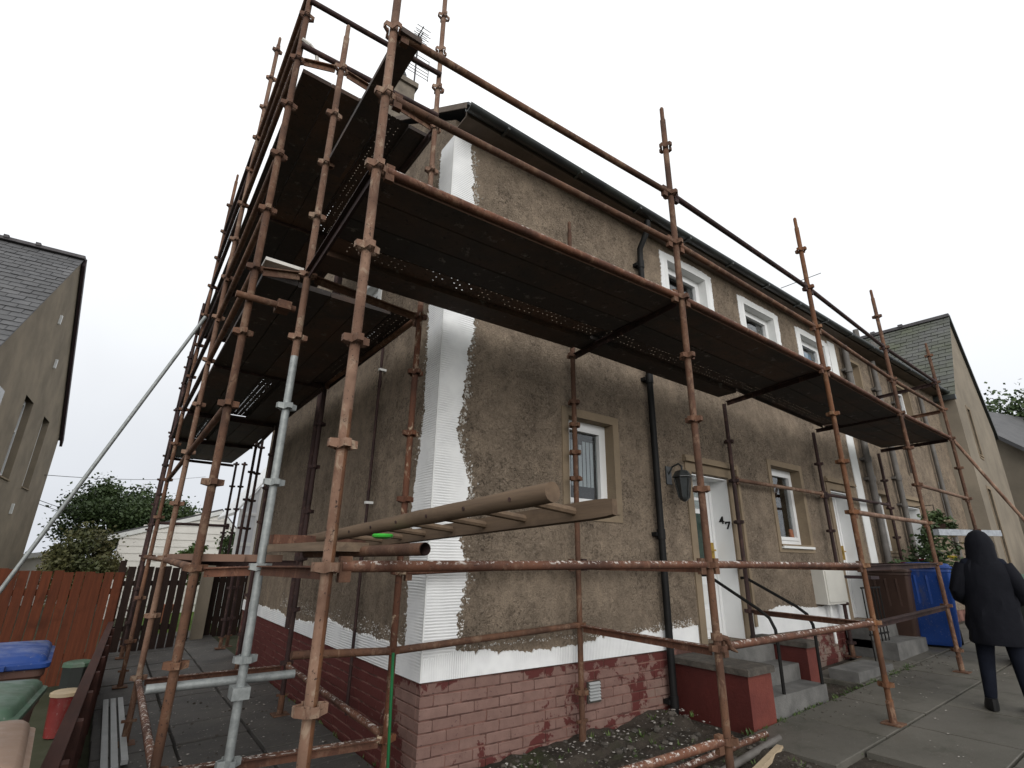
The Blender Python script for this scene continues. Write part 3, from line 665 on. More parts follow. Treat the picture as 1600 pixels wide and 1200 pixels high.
# ------------------------------------------------------------------ scaffold
scaf = thing('scaffolding', 'rusty tube scaffold with dark decks wrapped around the brown house corner', 'scaffold', (-1.2, -1.4, 0))
R_ = .0242
def cluster_mesh(name, mat):
    mb = MB()
    for k in range(4):
        c_, s_ = math.cos(k*math.pi/2), math.sin(k*math.pi/2)
        f = lambda a, b, z: (a*c_-b*s_, a*s_+b*c_, z)
        for sd_ in (-1, 1):                             # a V pressing: two plates closing to a nose
            mb.hexa([f(.016, .024*sd_, -.024), f(.060, .010*sd_, -.015), f(.060, .015*sd_, -.015), f(.016, .029*sd_, -.024), f(.016, .024*sd_, .020), f(.060, .010*sd_, .019), f(.060, .015*sd_, .019), f(.016, .029*sd_, .020)])
        mb.hexa([f(.055, -.015, -.015), f(.0615, -.015, -.015), f(.0615, .015, -.015), f(.055, .015, -.015), f(.055, -.015, .019), f(.0615, -.015, .019), f(.0615, .015, .019), f(.055, .015, .019)])
    return mb.mesh(name, mat)
CL = {k: cluster_mesh('coupling_bracket', k) for k in ('rust', 'rust_pale', 'rust_orange', 'rust_dark', 'galvanised', 'flaking')}
def standard(x, y, z0, k0, k1, mat, base=True, top=True, zb=None, lean=(0, 0), ks=None, rot=0.):
    zb = gz(x)+.012 if zb is None else zb; zt = z0+.495*k1
    P = lambda z: (x+lean[0]*(z-1.5), y+lean[1]*(z-1.5), z)
    mb = MB().tube(P(zb if base else z0+.495*k0), P(zt), R_, 14)
    if top: mb.tube(P(zt), P(zt+.13), .0185, 12).tube(P(zt+.13), P(zt+.145), .0185, 12, .012)
    o = mb.build('standard', mat, scaf, smooth=True)
    for k in (ks if ks is not None else range(math.ceil(k0), math.floor(k1-.05)+1)):
        z = z0+.495*k
        if z > zb+.05: place(CL[mat], 'coupling_bracket', o, P(z+random.uniform(-.004, .004)), rot+random.uniform(-.22, .22))
    if base:
        place(BASE, 'base_plate', o, (P(zb)[0], P(zb)[1], zb)); 
    return o
BASE = MB().box(-.075, .075, -.075, .075, -.012, .0).tube((0, 0, 0), (0, 0, .16), .03, 10).box(-.055, .055, -.012, .012, .15, .17).mesh('base_plate', 'rust')
Z0 = 1.48
F = [(-1.208, -1.436, -.015), (1.274, -1.52, .011), (3.826, -1.473, .02), (6.525, -1.305, .06), (8.961, -1.248, .07)]
I = [(-1.186, -.133, -.036), (1.42, -.12, 0), (4.10, -.12, .02), (6.55, -.12, .04), (9.1, -.12, .06)]
GY = [(-1.508, -.02, -.05), (-1.5, 2.36, -.02), (-1.5, 4.8, -.02), (-1.46, 7.0, -.02), (-1.40, 9.25, -.02)]
GI = [(-.269, -.09, -.07), (-.27, 2.36, -.02), (-.24, 4.8, -.02), (-.14, 6.85, -.02), (-.05, 9.35, -.02)]
def pt(L, i, k): a = L[i]; return Vector((a[0], a[1], Z0+a[2]+.495*k))
standard(*F[0][:2], Z0+F[0][2], -2, 8.4, 'rust_pale'); standard(F[0][0]+.0006, F[0][1], Z0+F[0][2], -2.6, 1.32, 'rust_orange', base=False, top=False, ks=())
standard(*F[1][:2], Z0+F[1][2], -2, 7.62, 'rust'); standard(*F[2][:2], Z0+F[2][2], -2, 7.62, 'rust_orange'); standard(*F[3][:2], Z0+F[3][2], -2, 7.62, 'rust'); standard(*F[4][:2], Z0+F[4][2], -2, 7.2, 'rust')
# the extra strips of the lower orange standard read as paint: widen by a hair so the sleeve covers
standard(*I[0][:2], Z0+I[0][2], -3, 2.72, 'galvanised', top=False); standard(*I[0][:2], Z0+I[0][2], 2.72, 8.75, 'rust_pale', base=False)
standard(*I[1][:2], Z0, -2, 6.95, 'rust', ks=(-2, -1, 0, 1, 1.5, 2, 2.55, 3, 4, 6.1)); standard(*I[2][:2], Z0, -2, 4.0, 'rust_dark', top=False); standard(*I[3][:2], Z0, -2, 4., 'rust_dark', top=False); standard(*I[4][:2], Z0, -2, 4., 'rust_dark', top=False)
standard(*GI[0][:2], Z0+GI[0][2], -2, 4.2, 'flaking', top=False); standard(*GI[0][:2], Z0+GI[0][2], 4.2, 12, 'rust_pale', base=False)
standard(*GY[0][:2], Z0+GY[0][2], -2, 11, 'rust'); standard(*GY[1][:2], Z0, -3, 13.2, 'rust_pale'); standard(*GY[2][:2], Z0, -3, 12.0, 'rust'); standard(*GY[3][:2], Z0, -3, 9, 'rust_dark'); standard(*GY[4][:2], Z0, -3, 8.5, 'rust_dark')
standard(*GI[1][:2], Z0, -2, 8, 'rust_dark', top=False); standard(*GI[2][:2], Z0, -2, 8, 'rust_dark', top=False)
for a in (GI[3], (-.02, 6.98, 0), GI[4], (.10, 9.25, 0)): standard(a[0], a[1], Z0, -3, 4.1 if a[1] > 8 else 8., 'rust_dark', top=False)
def ledger(a, b, mat='rust_ledger', name='ledger', r=R_, ends=True, ext=0.):
    d = (b-a).normalized(); a2, b2 = a+d*(.055 if ends else -ext), b-d*(.055 if ends else -ext)
    o = MB().tube(a2, b2, r, 12).build(name, mat, scaf, smooth=True)
    if ends:
        for p, s_ in ((a, 1), (b, -1)):
            q = p+d*s_*.075; w_ = Vector((-d.y, d.x, 0))*.016
            c_ = [q-d*.03-w_, q+d*.018-w_, q+d*.018+w_, q-d*.03+w_]
            MB().hexa([v_+Vector((0, 0, -.06)) for v_ in c_]+[v_+Vector((0, 0, .04)) for v_ in c_]).build('wedge_head', 'rust' if mat != 'rust_dark' else 'rust_dark', o)
    return o
def transom(a, b, mat='rust_ledger'):                   # angle-section transom carrying the boards
    d = (b-a).normalized(); w_ = Vector((-d.y, d.x, 0)); z = Vector((0, 0, 1)); a2, b2 = a+d*.05, b-d*.05
    mb = MB()
    for (p0, p1, q0, q1) in ((-.03, .03, -.004, .004), (-.004, .004, -.05, -.0041)):
        mb.hexa([a2+w_*p0+z*q0, b2+w_*p0+z*q0, b2+w_*p1+z*q0, a2+w_*p1+z*q0, a2+w_*p0+z*q1, b2+w_*p0+z*q1, b2+w_*p1+z*q1, a2+w_*p1+z*q1])
    return mb.build('transom', mat, scaf)
for i in range(4):
    for k in (4, 5, 6):
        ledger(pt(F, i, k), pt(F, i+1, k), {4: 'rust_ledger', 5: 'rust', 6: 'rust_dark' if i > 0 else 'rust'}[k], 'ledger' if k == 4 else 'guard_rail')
ledger(pt(F, 0, 0), pt(F, 1, 0)); ledger(pt(F, 1, 0), pt(F, 2, 0)); ledger(pt(F, 1, -1), pt(F, 2, -1)); ledger(pt(F, 0, -2), pt(F, 1, -2))
ledger(pt(F, 2, 1), pt(F, 3, 1), 'rust_pale'); ledger(pt(F, 3, 2), pt(F, 4, 2), 'rust_pale')
transom(pt(F, 2, 0), pt(F, 3, 0), 'rust_dark'); transom(pt(F, 2, -1), pt(F, 3, -1), 'rust_dark')
ledger(pt(I, 2, 2), pt(I, 3, 2), 'rust_pale'); ledger(pt(I, 3, 2), pt(I, 4, 2), 'rust_dark'); ledger(pt(I, 1, 0), pt(I, 2, 0), 'rust_dark')
ledger(pt(I, 0, -1)+Vector((.25, 0, 0)), pt(GI, 0, -1), 'rust', ends=False); ledger(pt(GI, 0, -1), pt(I, 1, -1), 'rust', ends=False)
ledger(pt(GI, 0, 0), pt(I, 1, 0), 'rust_ledger')
for i in range(5): transom(pt(F, i, 4), pt(I, i, 4), 'rust_dark')
transom(pt(F, 1, -1), pt(I, 1, -1)); transom(pt(F, 2, -1), pt(I, 2, -1)); transom(pt(F, 0, 0), pt(I, 0, 0)); transom(pt(F, 2, 0), pt(I, 2, 0)); transom(pt(F, 1, 0), pt(I, 1, 0)); transom(pt(F, 3, 0), pt(I, 3, 0), 'rust_dark')
transom(pt(F, 4, 5), pt(I, 4, 5), 'rust'); transom(pt(F, 4, 6), pt(I, 4, 6), 'rust_dark')
# gable run
for k in (0, 2, 4, 5, 6, 8, 9, 10):
    for i in range(4):
        if k >= 9 and i >= 2: continue
        if k == 2 and i >= 2: continue
        ledger(pt(GY, i, k), pt(GY, i+1, k), 'rust' if k < 3 else 'rust_dark' if i else 'rust', 'ledger' if k in (0, 2, 4, 8) else 'guard_rail')
ledger(pt(GY, 0, -2), pt(GY, 1, -2)); ledger(pt(GI, 0, -2), pt(GI, 1, -2))
for k in (4, 8):
    for i in range(3): ledger(pt(GI, i, k), pt(GI, i+1, k), 'rust' if (i == 0 and k == 4) else 'rust_dark')
for k in (4, 8): transom(pt(GY, 0, k), pt(I, 0, k), 'rust'); transom(pt(I, 0, k), pt(GI, 0, k), 'rust')
ledger(pt(GY, 0, 9.3)+Vector((0, -.04, 0)), pt(GI, 0, 9.3)+Vector((0, -.04, 0)), 'rust_dark', 'guard_rail', ends=False); ledger(pt(GY, 0, 8.25)+Vector((0, -.04, 0)), pt(GI, 0, 8.25)+Vector((0, -.04, 0)), 'rust_dark', 'guard_rail', ends=False)
transom(pt(GY, 0, -2), pt(GI, 0, -2)); transom(pt(GY, 1, -2), pt(GI, 1, -2)); transom(pt(GY, 0, 0), pt(I, 0, 0)); transom(pt(GY, 1, 0), pt(GI, 1, 0), 'rust_dark')
for i in (1, 2, 3, 4):
    transom(pt(GY, i, 4), pt(GI, i, 4), 'rust_dark')
    if i < 4: transom(pt(GY, i, 8), pt(GI, i, 8), 'rust_dark')
    ledger(pt(GY, i, 1.1), pt(GY, i, 1.1)+Vector((1.2, 0, 0)), 'rust_dark') if i == 3 else None
ledger(Vector((-1.60, -.07, 3.16)), Vector((-1.22, -.07, 3.16)), 'rust', 'short_tube', ends=False)
ledger(Vector((-1.62, .02, Z0-.495*1.33)), Vector((-.86, .02, Z0-.495*1.33)), 'galvanised', 'short_tube', ends=False)
# rakers
ledger(Vector((-1.5, 4.74, Z0+.495*6.9)), Vector((-3.22, 4.74, -.05)), 'galvanised', 'raker', ends=False)
ledger(pt(F, 4, 4)+Vector((.05, 0, 0)), Vector((9.0, -2.62, .35)), 'rust_pale', 'raker', ends=False)
# decks
def board_mesh(l, kind, seed=0):
    w_ = .243; t_ = .042; mb = MB(); rng = random.Random(seed)
    if kind == 'perf':                                   # pressed steel board with drain holes
        n = int(l/.05); rows = [0, .064, .073, .120, .129, .176, .185, w_]
        for i in range(n):
            x0, x1, xm = l*i/n, l*(i+1)/n, l*i/n+.010
            for r_ in range(7):
                hole = r_ in (1, 3, 5) and rng.random() < .68
                if hole: mb.quad((xm, rows[r_], 0), (x1, rows[r_], 0), (x1, rows[r_+1], 0), (xm, rows[r_+1], 0))
                else: mb.quad((x0, rows[r_], 0), (x1, rows[r_], 0), (x1, rows[r_+1], 0), (x0, rows[r_+1], 0))
        for y_ in (0, w_-.003): mb.box(0, l, y_, y_+.003, -t_, -.001)
        return mb.mesh('deck_board', 'deck_steel', fix=False)
    mb.loft([[(0, .004, -t_), (l, .004, -t_), (l, w_-.004, -t_), (0, w_-.004, -t_)], [(0, 0, -t_+.004), (l, 0, -t_+.004), (l, w_, -t_+.004), (0, w_, -t_+.004)], [(0, 0, 0), (l, 0, 0), (l, w_, 0), (0, w_, 0)]])
    return mb.mesh('deck_board', {'plain': 'deck_steel', 'edge': 'deck_steel', 'warm': 'deck_edge'}[kind])
bm_cache = {}
def board(l, kind, loc, rz):
    key = (round(l, 2), kind)
    if key not in bm_cache: bm_cache[key] = board_mesh(l, kind, len(bm_cache))
    place(bm_cache[key], 'deck_board', scaf, loc, rz)
for i in range(4):
    a, b = pt(F, i, 4), pt(F, i+1, 4); ci, di = pt(I, i, 4), pt(I, i+1, 4); l = b.x-a.x-.015
    ang = math.atan2(b.y-a.y, b.x-a.x)
    for j in range(5 if i < 2 else 4):
        kind = 'edge' if j == 0 else ('perf' if (j == 3 and i < 3) or (j == 2 and i == 1 and False) else 'plain')
        y = a.y + .03 + j*.246; board(l, kind, (a.x+.008, y, a.z+.052+random.uniform(-.006, .004)), ang)
    MB().hexa([(a.x+.03, a.y+.024, a.z-.03), (b.x-.03, b.y+.024, b.z-.03), (b.x-.03, b.y+.029, b.z-.03), (a.x+.03, a.y+.029, a.z-.03), (a.x+.03, a.y+.024, a.z+.05), (b.x-.03, b.y+.024, b.z+.05), (b.x-.03, b.y+.029, b.z+.05), (a.x+.03, a.y+.029, a.z+.05)]).build('edge_strip', 'deck_edge', scaf)
for lvl, nb in ((4, 4), (8, 3)):
    for i in range(nb):
        a, b = pt(GY, i, lvl), pt(GY, i+1, lvl); l = b.y-a.y-.02
        for j in range(5):
            kind = 'perf' if (j, i, lvl) in ((3, 0, 8), (2, 1, 4), (4, 0, 4), (1, 2, 4)) else 'plain'
            x = a.x + .06 + (j+1)*.247; y0 = a.y+.10 if i == 0 else a.y+.01
            board(l, kind, (x, y0, a.z+.052+random.uniform(-.006, .004)), math.pi/2)
# end board at guard height between corner standard and the next, plus toe plank
a, b = pt(F, 0, 6), pt(I, 0, 6); MB().box(a.x+.028, a.x+.165, a.y-.04, b.y+.10, a.z-.01, a.z+.03).build('end_board', 'deck_steel', scaf)
a = pt(I, 0, 4); MB().box(a.x-.28, a.x-.02, a.y+.06, a.y+.28, a.z+.05, a.z+.075).build('trap_plate', 'cloth_white', scaf)
# working boards on the lowest lift at the gable end
for k, x in enumerate((-1.49, -1.26)): board(2.3, 'warm', (x+.24, .02+.04*k, Z0+.03), math.pi/2)
# swinging coupler on the second standard
cp = MB().path([(F[1][0]+.02, F[1][1], 1.06), (F[1][0]+.075, F[1][1]-.02, 1.045), (F[1][0]+.10, F[1][1]-.03, .99), (F[1][0]+.15, F[1][1]-.04, .965)], [.018, .02, .016, .006], 8).build('swivel_coupler', 'rust', scaf)
MB().tube((F[1][0], F[1][1], 1.04), (F[1][0], F[1][1], 1.08), .036, 12).build('coupler_ring', 'rust', cp, smooth=True)
for p, ax_ in ((pt(I, 0, -1.33), 0), (Vector((-1.30, -.07, 3.16)), 0)):
    MB().box(p.x-.045, p.x+.045, p.y-.045, p.y+.075, p.z-.03, p.z+.03).build('tube_clamp', 'galvanised' if p.z < 2 else 'rust', scaf)
# twisted cloth tied to the gable standard
a = pt(GY, 0, 8.2); MB().path([a+Vector((.0, -.03, .1)), a+Vector((.06, -.04, .07)), a+Vector((.12, -.03, .04)), a+Vector((.14, -.03, -.04)), a+Vector((.09, -.02, -.1))], [.016, .02, .014, .02, .008], 7).build('tied_rag', 'cloth_white', scaf)

# ------------------------------------------------------------------ loose things on the scaffold
ld = thing('ladder', 'wooden ladder with a round pole stile lying across the lower scaffold rails', 'ladder', (-.7, -.6, 1.6))
A0, A1, B0, B1 = Vector((-.86, 1.0, 1.575)), Vector((-.815, -2.36, 1.71)), Vector((-.52, 1.0, 1.56)), Vector((-.572, -2.40, 1.676))
n = 26; pts = [A0.lerp(A1, k/n)+Vector((noise.noise((k*.5, 0, 0))*.004, 0, noise.noise((k*.5, 5, 0))*.004)) for k in range(n+1)]
MB().path(pts, [.034+.002*noise.noise((k*.7, 2, 2)) for k in range(n+1)], 14).build('stile', 'ladder_wood', ld, smooth=True)
d = (B1-B0).normalized(); zz = Vector((0, 0, 1)); s_ = Vector((1, 0, 0)); prof = [(-.014, -.03), (.012, -.034), (.016, -.02), (.016, .02), (.012, .034), (-.014, .034)]
MB().loft([[B0.lerp(B1, t)+s_*a*g_+zz*b*g_ for a, b in prof] for t, g_ in ((0, 1), (.3, 1), (.6, 1), (.97, 1), (.99, .93), (1, .8))]).build('stile', 'ladder_wood', ld)
for k in range(11):
    t = .06+k*.0885; p, q = A0.lerp(A1, t), B0.lerp(B1, t)
    if t < .99: MB().tube(p, q+Vector((.012, 0, 0)), .0155, 8).build('rung', 'ladder_wood', ld, smooth=True)
for k in range(11):
    p = A0.lerp(A1, .06+k*.0885); MB().tube(p+Vector((-.03, 0, -.004)), p+Vector((-.0365, 0, -.005)), .008, 6).build('rung_end', 'rust_dark', ld)
lt = thing('loose_tube', 'short open-ended rusty tube lying on the rail beside the corner standard', 'tube', (-.97, -1.1, 1.5))
a, b = Vector((-.968, -1.80, 1.535)), Vector((-.99, -.35, 1.52)); dd = (b-a).normalized()
MB().tube(a, b, R_, 16, caps=False).build('tube_wall', 'rust', lt, smooth=True)
MB().tube(a, b, R_-.0035, 16, caps=False).build('tube_bore', 'rust_dark', lt, smooth=True)
tag(MB().loft([[(-.93+.045*math.cos(k*.628)*s, -1.30+.055*math.sin(k*.628)*s, z) for k in range(10)] for s, z in ((.7, 1.585), (1, 1.592), (1.05, 1.60), (.9, 1.606))]).build('green_disc', 'green_plastic', smooth=True), 'bright green plastic disc lying on the rusty tube', 'cap')
tag(MB().box(-1.17, -.96, -1.22, -.16, 1.527, 1.567).build('timber_offcut', 'plank_wood'), 'short grey timber plank on the rails behind the corner standard', 'timber')
tag(MB().hexa([(-1.13, -.10, 1.575), (-.3, -.14, 1.585), (-.3, -.04, 1.585), (-1.13, .0, 1.575), (-1.13, -.10, 1.63), (-.3, -.14, 1.635), (-.3, -.04, 1.635), (-1.13, .0, 1.63)]).build('timber_beam', 'rust_ledger'), 'red-brown timber beam lying under the ladder end', 'timber')
tag(MB().tube((-.30, -.24, .0), (-.34, -.25, .93), .010, 8).build('green_pole', 'green_pole', smooth=True), 'thin green plastic pole standing against the scaffold by the red base', 'pole')
tag(MB().hexa([(-1.16, -.6, .06), (-1.1, -.6, .06), (-.98, .5, .06), (-1.04, .5, .06), (-1.16, -.6, .24), (-1.1, -.6, .24), (-.98, .5, .2), (-1.04, .5, .2)]).build('timber_board', 'fence_red'), 'orange-brown board on edge at the foot of the galvanised standard', 'timber')
for k, (a, b, r_, m_, lab) in enumerate((((1.35, -.93, .135), (2.72, -.93, .175), .025, 'rust_ledger', 'rusty tube lying on the soil edge beside the driveway'), ((1.0, -1.22, .13), (2.75, -1.02, .165), .026, 'grey_pipe', 'grey-brown pipe lying on the ground between two longer ones'))):
    tag(MB().tube(a, b, r_, 12).build('ground_tube', m_, smooth=True), lab, 'tube')
tag(MB().hexa([(1.2, -1.40, .10), (2.56, -1.10, .135), (2.57, -1.145, .135), (1.21, -1.445, .10), (1.2, -1.40, .135), (2.56, -1.10, .17), (2.57, -1.145, .17), (1.21, -1.445, .135)]).build('timber_batten', 'cream_timber'), 'cream timber batten on the ground at the driveway corner', 'timber')
gs = thing('gutter_strips', 'pale grey plastic strips lying on the side path by the low fence', 'strips', (-1.52, 3, 0))
for k in range(3): MB().box(-1.66+k*.06, -1.615+k*.06, 1.5+.1*k, 4.0-.05*k, .0+.012*k, .03+.012*k).build('strip', 'grey_strip', gs)
tag(MB().hexa([(8.1, -1.0, 1.95), (9.6, -1.42, 1.98), (9.62, -1.34, 1.98), (8.12, -.92, 1.95), (8.1, -1.0, 2.04), (9.6, -1.42, 2.07), (9.62, -1.34, 2.07), (8.12, -.92, 2.04)]).build('wrapped_board', 'foil'), 'board wrapped in silvery plastic tied across the far scaffold standards', 'board')
# debris flakes on the ground
fk = MB(); rng = random.Random(11)
def flake(x, y, z, s):
    i = len(fk.v); a = rng.uniform(0, 6.3); n_ = rng.choice((3, 4, 5))
    fk.v += [(x+s*math.cos(a+k*6.283/n_)*rng.uniform(.5, 1.2), y+s*math.sin(a+k*6.283/n_)*rng.uniform(.5, 1.2), z+rng.uniform(0, s*.5)) for k in range(n_)] + [(x, y, z+s*.6)]
    fk.f += [(i+k, i+(k+1) % n_, i+n_) for k in range(n_)]
for k in range(330):
    x, y = rng.uniform(.1, 2.7), -abs(rng.gauss(0, .35))-.05
    if y > -1.6: flake(x, y, soilz(x, y)+.002, rng.choice((.004, .006, .008, .011, .016, .02)))
for k in range(300):
    x, y = rng.uniform(-1.6, -.1), rng.uniform(-.7, 4); flake(x, y, gz(x)+.003, rng.choice((.004, .006, .009, .014)))
for k in range(90):
    x, y = rng.uniform(2.6, 7), rng.uniform(-2.5, -.85); flake(x, y, gz(x)+.003, rng.choice((.005, .008, .012)))
for k in range(60):
    x, y = rng.uniform(5.2, 6.8), rng.uniform(-.95, -.6); flake(x, y, gz(x)+.003, rng.choice((.004, .008, .014)))
stuff(tag(fk.build('render_debris', 'debris', fix=False), 'scattered white flakes of render on soil and paving', 'debris'))

rbk = MB(); rng = random.Random(19)
def stone(x, y, z, r):
    i = len(rbk.v); n_ = 6; a = rng.uniform(0, 6.3)
    for zz_, q in ((-.3, .8), (.25, 1.), (.6, .55)): rbk.v += [(x+r*q*math.cos(a+k*1.047)*rng.uniform(.75, 1.2), y+r*q*math.sin(a+k*1.047)*rng.uniform(.75, 1.2), z+r*zz_*rng.uniform(.8, 1.2)) for k in range(n_)]
    for l_ in range(2): rbk.f += [(i+l_*n_+k, i+l_*n_+(k+1) % n_, i+(l_+1)*n_+(k+1) % n_, i+(l_+1)*n_+k) for k in range(n_)]
    rbk.f.append(tuple(i+2*n_+k for k in range(n_)))
for k in range(520):
    x, y = rng.uniform(.0, 2.55), rng.uniform(-1.6, -.03); stone(x, y, soilz(x, y), rng.choice((.006, .008, .01, .012, .016, .022, .035)))
for k in range(200):
    x, y = rng.uniform(-1.6, -.05), rng.uniform(-.8, 3.5); y = y if x < -.4 else y; stone(x, y, gz(x)+.003, rng.choice((.004, .006, .009, .014)))
for k in range(160):
    x = rng.uniform(2.6, 7.5); y = rng.gauss(-.9, .12); stone(x, y, gz(x)+.002, rng.choice((.004, .006, .008, .012)))
stuff(tag(rbk.build('rubble', 'coping', fix=False), 'small stones and rubble on the soil bed and path', 'rubble'))
wd_ = MB()
def tuft(x, y, z, h, n_):
    for k in range(n_):
        a = rng.uniform(0, 6.3); l_ = h*rng.uniform(.5, 1.3); d_ = Vector((math.cos(a), math.sin(a), 0)); s_ = Vector((-d_.y, d_.x, 0))*l_*.13; p = Vector((x, y, z))+d_*rng.uniform(0, h*.5)
        wd_.quad(p-s_, p+s_, p+d_*l_*.5+Vector((0, 0, l_*.7)))
for k in range(170):
    x = rng.uniform(2.6, 6.5); tuft(x, -.80+rng.gauss(0, .03), gz(x)-.01, rng.uniform(.015, .05), 7)
for k in range(90): x = rng.uniform(.2, 2.6); y = rng.uniform(-1.5, -.1); tuft(x, y, soilz(x, y)-.004, rng.uniform(.02, .06), 7)
for j in range(7):
    for k in range(26): x = rng.uniform(2.6, 13); tuft(x, -.80-(j+1)*.75+rng.gauss(0, .008)+.0, gz(x)-.02, rng.uniform(.012, .03), 5)
for k in range(80): y = rng.uniform(-.6, 6); tuft(-.05+rng.gauss(0, .02), y, gz(0)-.02, rng.uniform(.02, .05), 6)
stuff(tag(wd_.build('weeds', 'leaf_bright', fix=False), 'moss and small weeds along paving joints and wall foot', 'weeds'))
# ------------------------------------------------------------------ foliage helper
def foliage(centre, rad, n, size, seed, clumps=22, flat=.8):
    rng = random.Random(seed); mb = MB(); C = Vector(centre)
    cl = []
    for k in range(clumps):
        while True:
            v_ = Vector((rng.uniform(-1, 1), rng.uniform(-1, 1), rng.uniform(-1, 1)))
            if .25 < v_.length < 1: break
        v_ = v_.normalized()*(v_.length**.5)*rng.uniform(.75, 1.0); cl.append((Vector((v_.x*rad[0], v_.y*rad[1], v_.z*rad[2])), rng.uniform(.22, .42)))
    mr_ = sum(rad)/3
    for k in range(n):
        c_, r_ = rng.choice(cl); p = C+c_+Vector((rng.gauss(0, 1), rng.gauss(0, 1), rng.gauss(0, .8)))*r_*mr_*.55
        d_ = Vector((rng.gauss(0, 1), rng.gauss(0, 1), rng.gauss(0, .7)-.25)).normalized(); s_ = d_.orthogonal().normalized(); s_ = Matrix.Rotation(rng.uniform(0, 6.28), 3, d_) @ s_
        L_ = size*rng.uniform(.6, 1.35); w_ = L_*.32; nn = d_.cross(s_)
        i = len(mb.v); mb.v += [tuple(p), tuple(p+d_*L_*.5+s_*w_+nn*L_*.06), tuple(p+d_*L_), tuple(p+d_*L_*.5-s_*w_+nn*L_*.06)]; mb.f += [(i, i+1, i+2), (i, i+2, i+3)]
    return mb, cl
def tree(name, label, cat, base, crown, rad, n, size, seed, mat, group=None, clumps=24, r0=.12):
    t = thing(name, label, cat, base, group); mb, cl = foliage(crown, rad, n, size, seed, clumps)
    mb.build('crown', mat, t, fix=False); C = Vector(crown); B = Vector(base); tr = MB()
    fork = B.lerp(C, .55); tr.path([B, B.lerp(C, .3)+Vector((.05, .03, 0)), fork], [r0, r0*.8, r0*.62], 8)
    rng = random.Random(seed+1)
    for c_, r_ in rng.sample(cl, min(9, len(cl))):
        m_ = fork.lerp(C+c_, .5)+Vector((rng.gauss(0, .08), rng.gauss(0, .08), .05)); tr.path([fork, m_, C+c_], [r0*.42, r0*.25, r0*.08], 6)
    tr.build('trunk', 'bark', t, smooth=True); return t
tree('garden_tree', 'broad green leafy tree rising behind the red fence', 'tree', (-2.0, 19.0, -.05), (-1.95, 19.0, 2.72), (1.75, 1.4, 1.0), 20000, .11, 5, 'leaf', clumps=30)
tree('dark_shrub', 'dark brownish shrub just behind the red-brown fence', 'shrub', (-2.1, 9.6, -.05), (-2.25, 9.6, 1.42), (.62, .55, .72), 8500, .07, 8, 'leaf_brown', clumps=24, r0=.07)
tree('small_tree', 'small dark tree beside the white shed roof', 'tree', (.2, 18, 0), (.35, 18, 2.55), (.9, .8, .75), 5500, .1, 9, 'leaf', clumps=16, r0=.08)
tree('path_shrub', 'small green shrub in front of the white shed', 'shrub', (-.25, 11.0, 0), (-.2, 11.0, 1.35), (.45, .35, .45), 1500, .1, 14, 'leaf_bright', clumps=12, r0=.03)
tree('conifer_bush', 'thin grassy bush between shed and glazed porch', 'shrub', (.45, 11.5, 0), (.45, 11.5, 1.4), (.22, .25, .75), 1500, .1, 15, 'leaf', clumps=14, r0=.03)
tree('street_tree', 'leafy tree at the far right behind the grey roof', 'tree', (27, 1.2, .8), (27.6, 1.0, 6.8), (2.6, 2.4, 1.9), 16000, .16, 21, 'leaf', clumps=26, r0=.2)
mb, _ = foliage((-.85, -.35, .10), (.25, .22, .1), 180, .06, 33, 8); t = thing('weed', 'leafy weed growing beside the scaffold foot on the path', 'plant', (-.85, -.35, 0)); mb.build('leaves', 'leaf', t, fix=False); MB().path([(-.85, -.35, -.02), (-.86, -.35, .06), (-.85, -.34, .14)], [.008, .006, .003], 5).build('stem', 'bark', t)
# rose bushes by the neighbour's bins
rb = thing('rose_bush', 'rose bush with yellow and cream blooms behind the blue bin', 'bush', (9.1, -.55, gz(9)))
mb, cl = foliage((9.15, -.55, 1.62), (.55, .3, .6), 2600, .075, 41, 22); mb.build('leaves', 'leaf', rb, fix=False)
rng = random.Random(5)
for k in range(5): a = rng.uniform(-.3, .3); MB().path([(9.1+a*.3, -.55, gz(9)), (9.1+a, -.55+rng.uniform(-.1, .1), 1.0), (9.1+a*1.6, -.55+rng.uniform(-.15, .15), 1.9)], [.014, .01, .005], 6).build('stem', 'bark', rb)
def bloom(p, r_, mat, par):
    mb = MB()
    for q in range(3):
        for k in range(6):
            t = k*1.047+q*.5; rr = r_*(1-.28*q); a = Vector((math.cos(t), math.sin(t), 0)); s_ = Vector((-a.y, a.x, 0)); P = Vector(p); z = Vector((0, 0, 1))
            mb.quad(P, P+a*rr*.6+s_*rr*.45+z*rr*(.25+.3*q), P+a*rr+z*rr*(.5+.35*q), P+a*rr*.6-s_*rr*.45+z*rr*(.25+.3*q))
    mb.build('bloom', mat, par, fix=False)
for k, (x_, y_, z_, m_) in enumerate(((9.0, -.85, 1.62, 'petal_yellow'), (9.25, -.98, 1.55, 'petal_yellow'), (8.85, -.78, 1.9, 'petal_white'), (9.1, -.9, 1.95, 'petal_white'), (9.35, -.95, 1.85, 'petal_white'), (8.9, -.7, 2.15, 'petal_white'), (9.3, -.85, 2.2, 'petal_white'), (8.75, -.8, 1.7, 'petal_white'))): bloom((x_, y_, z_), .085, m_, rb)
rb2 = thing('red_flower_bush', 'low bush of dark red flowers behind the brown bin', 'bush', (8.5, -.35, gz(8.5)))
mb, cl = foliage((8.45, -.35, 1.25), (.5, .22, .35), 1500, .07, 43, 16); mb.build('leaves', 'leaf', rb2, fix=False); MB().path([(8.5, -.35, gz(8)), (8.47, -.34, .8), (8.45, -.35, 1.2)], [.02, .015, .008], 6).build('stem', 'bark', rb2)
rng = random.Random(6)
for k in range(12): bloom((8.45+rng.uniform(-.4, .4), -.5+rng.uniform(-.12, .1), 1.4+rng.uniform(-.15, .2)), .055, 'petal_red', rb2)
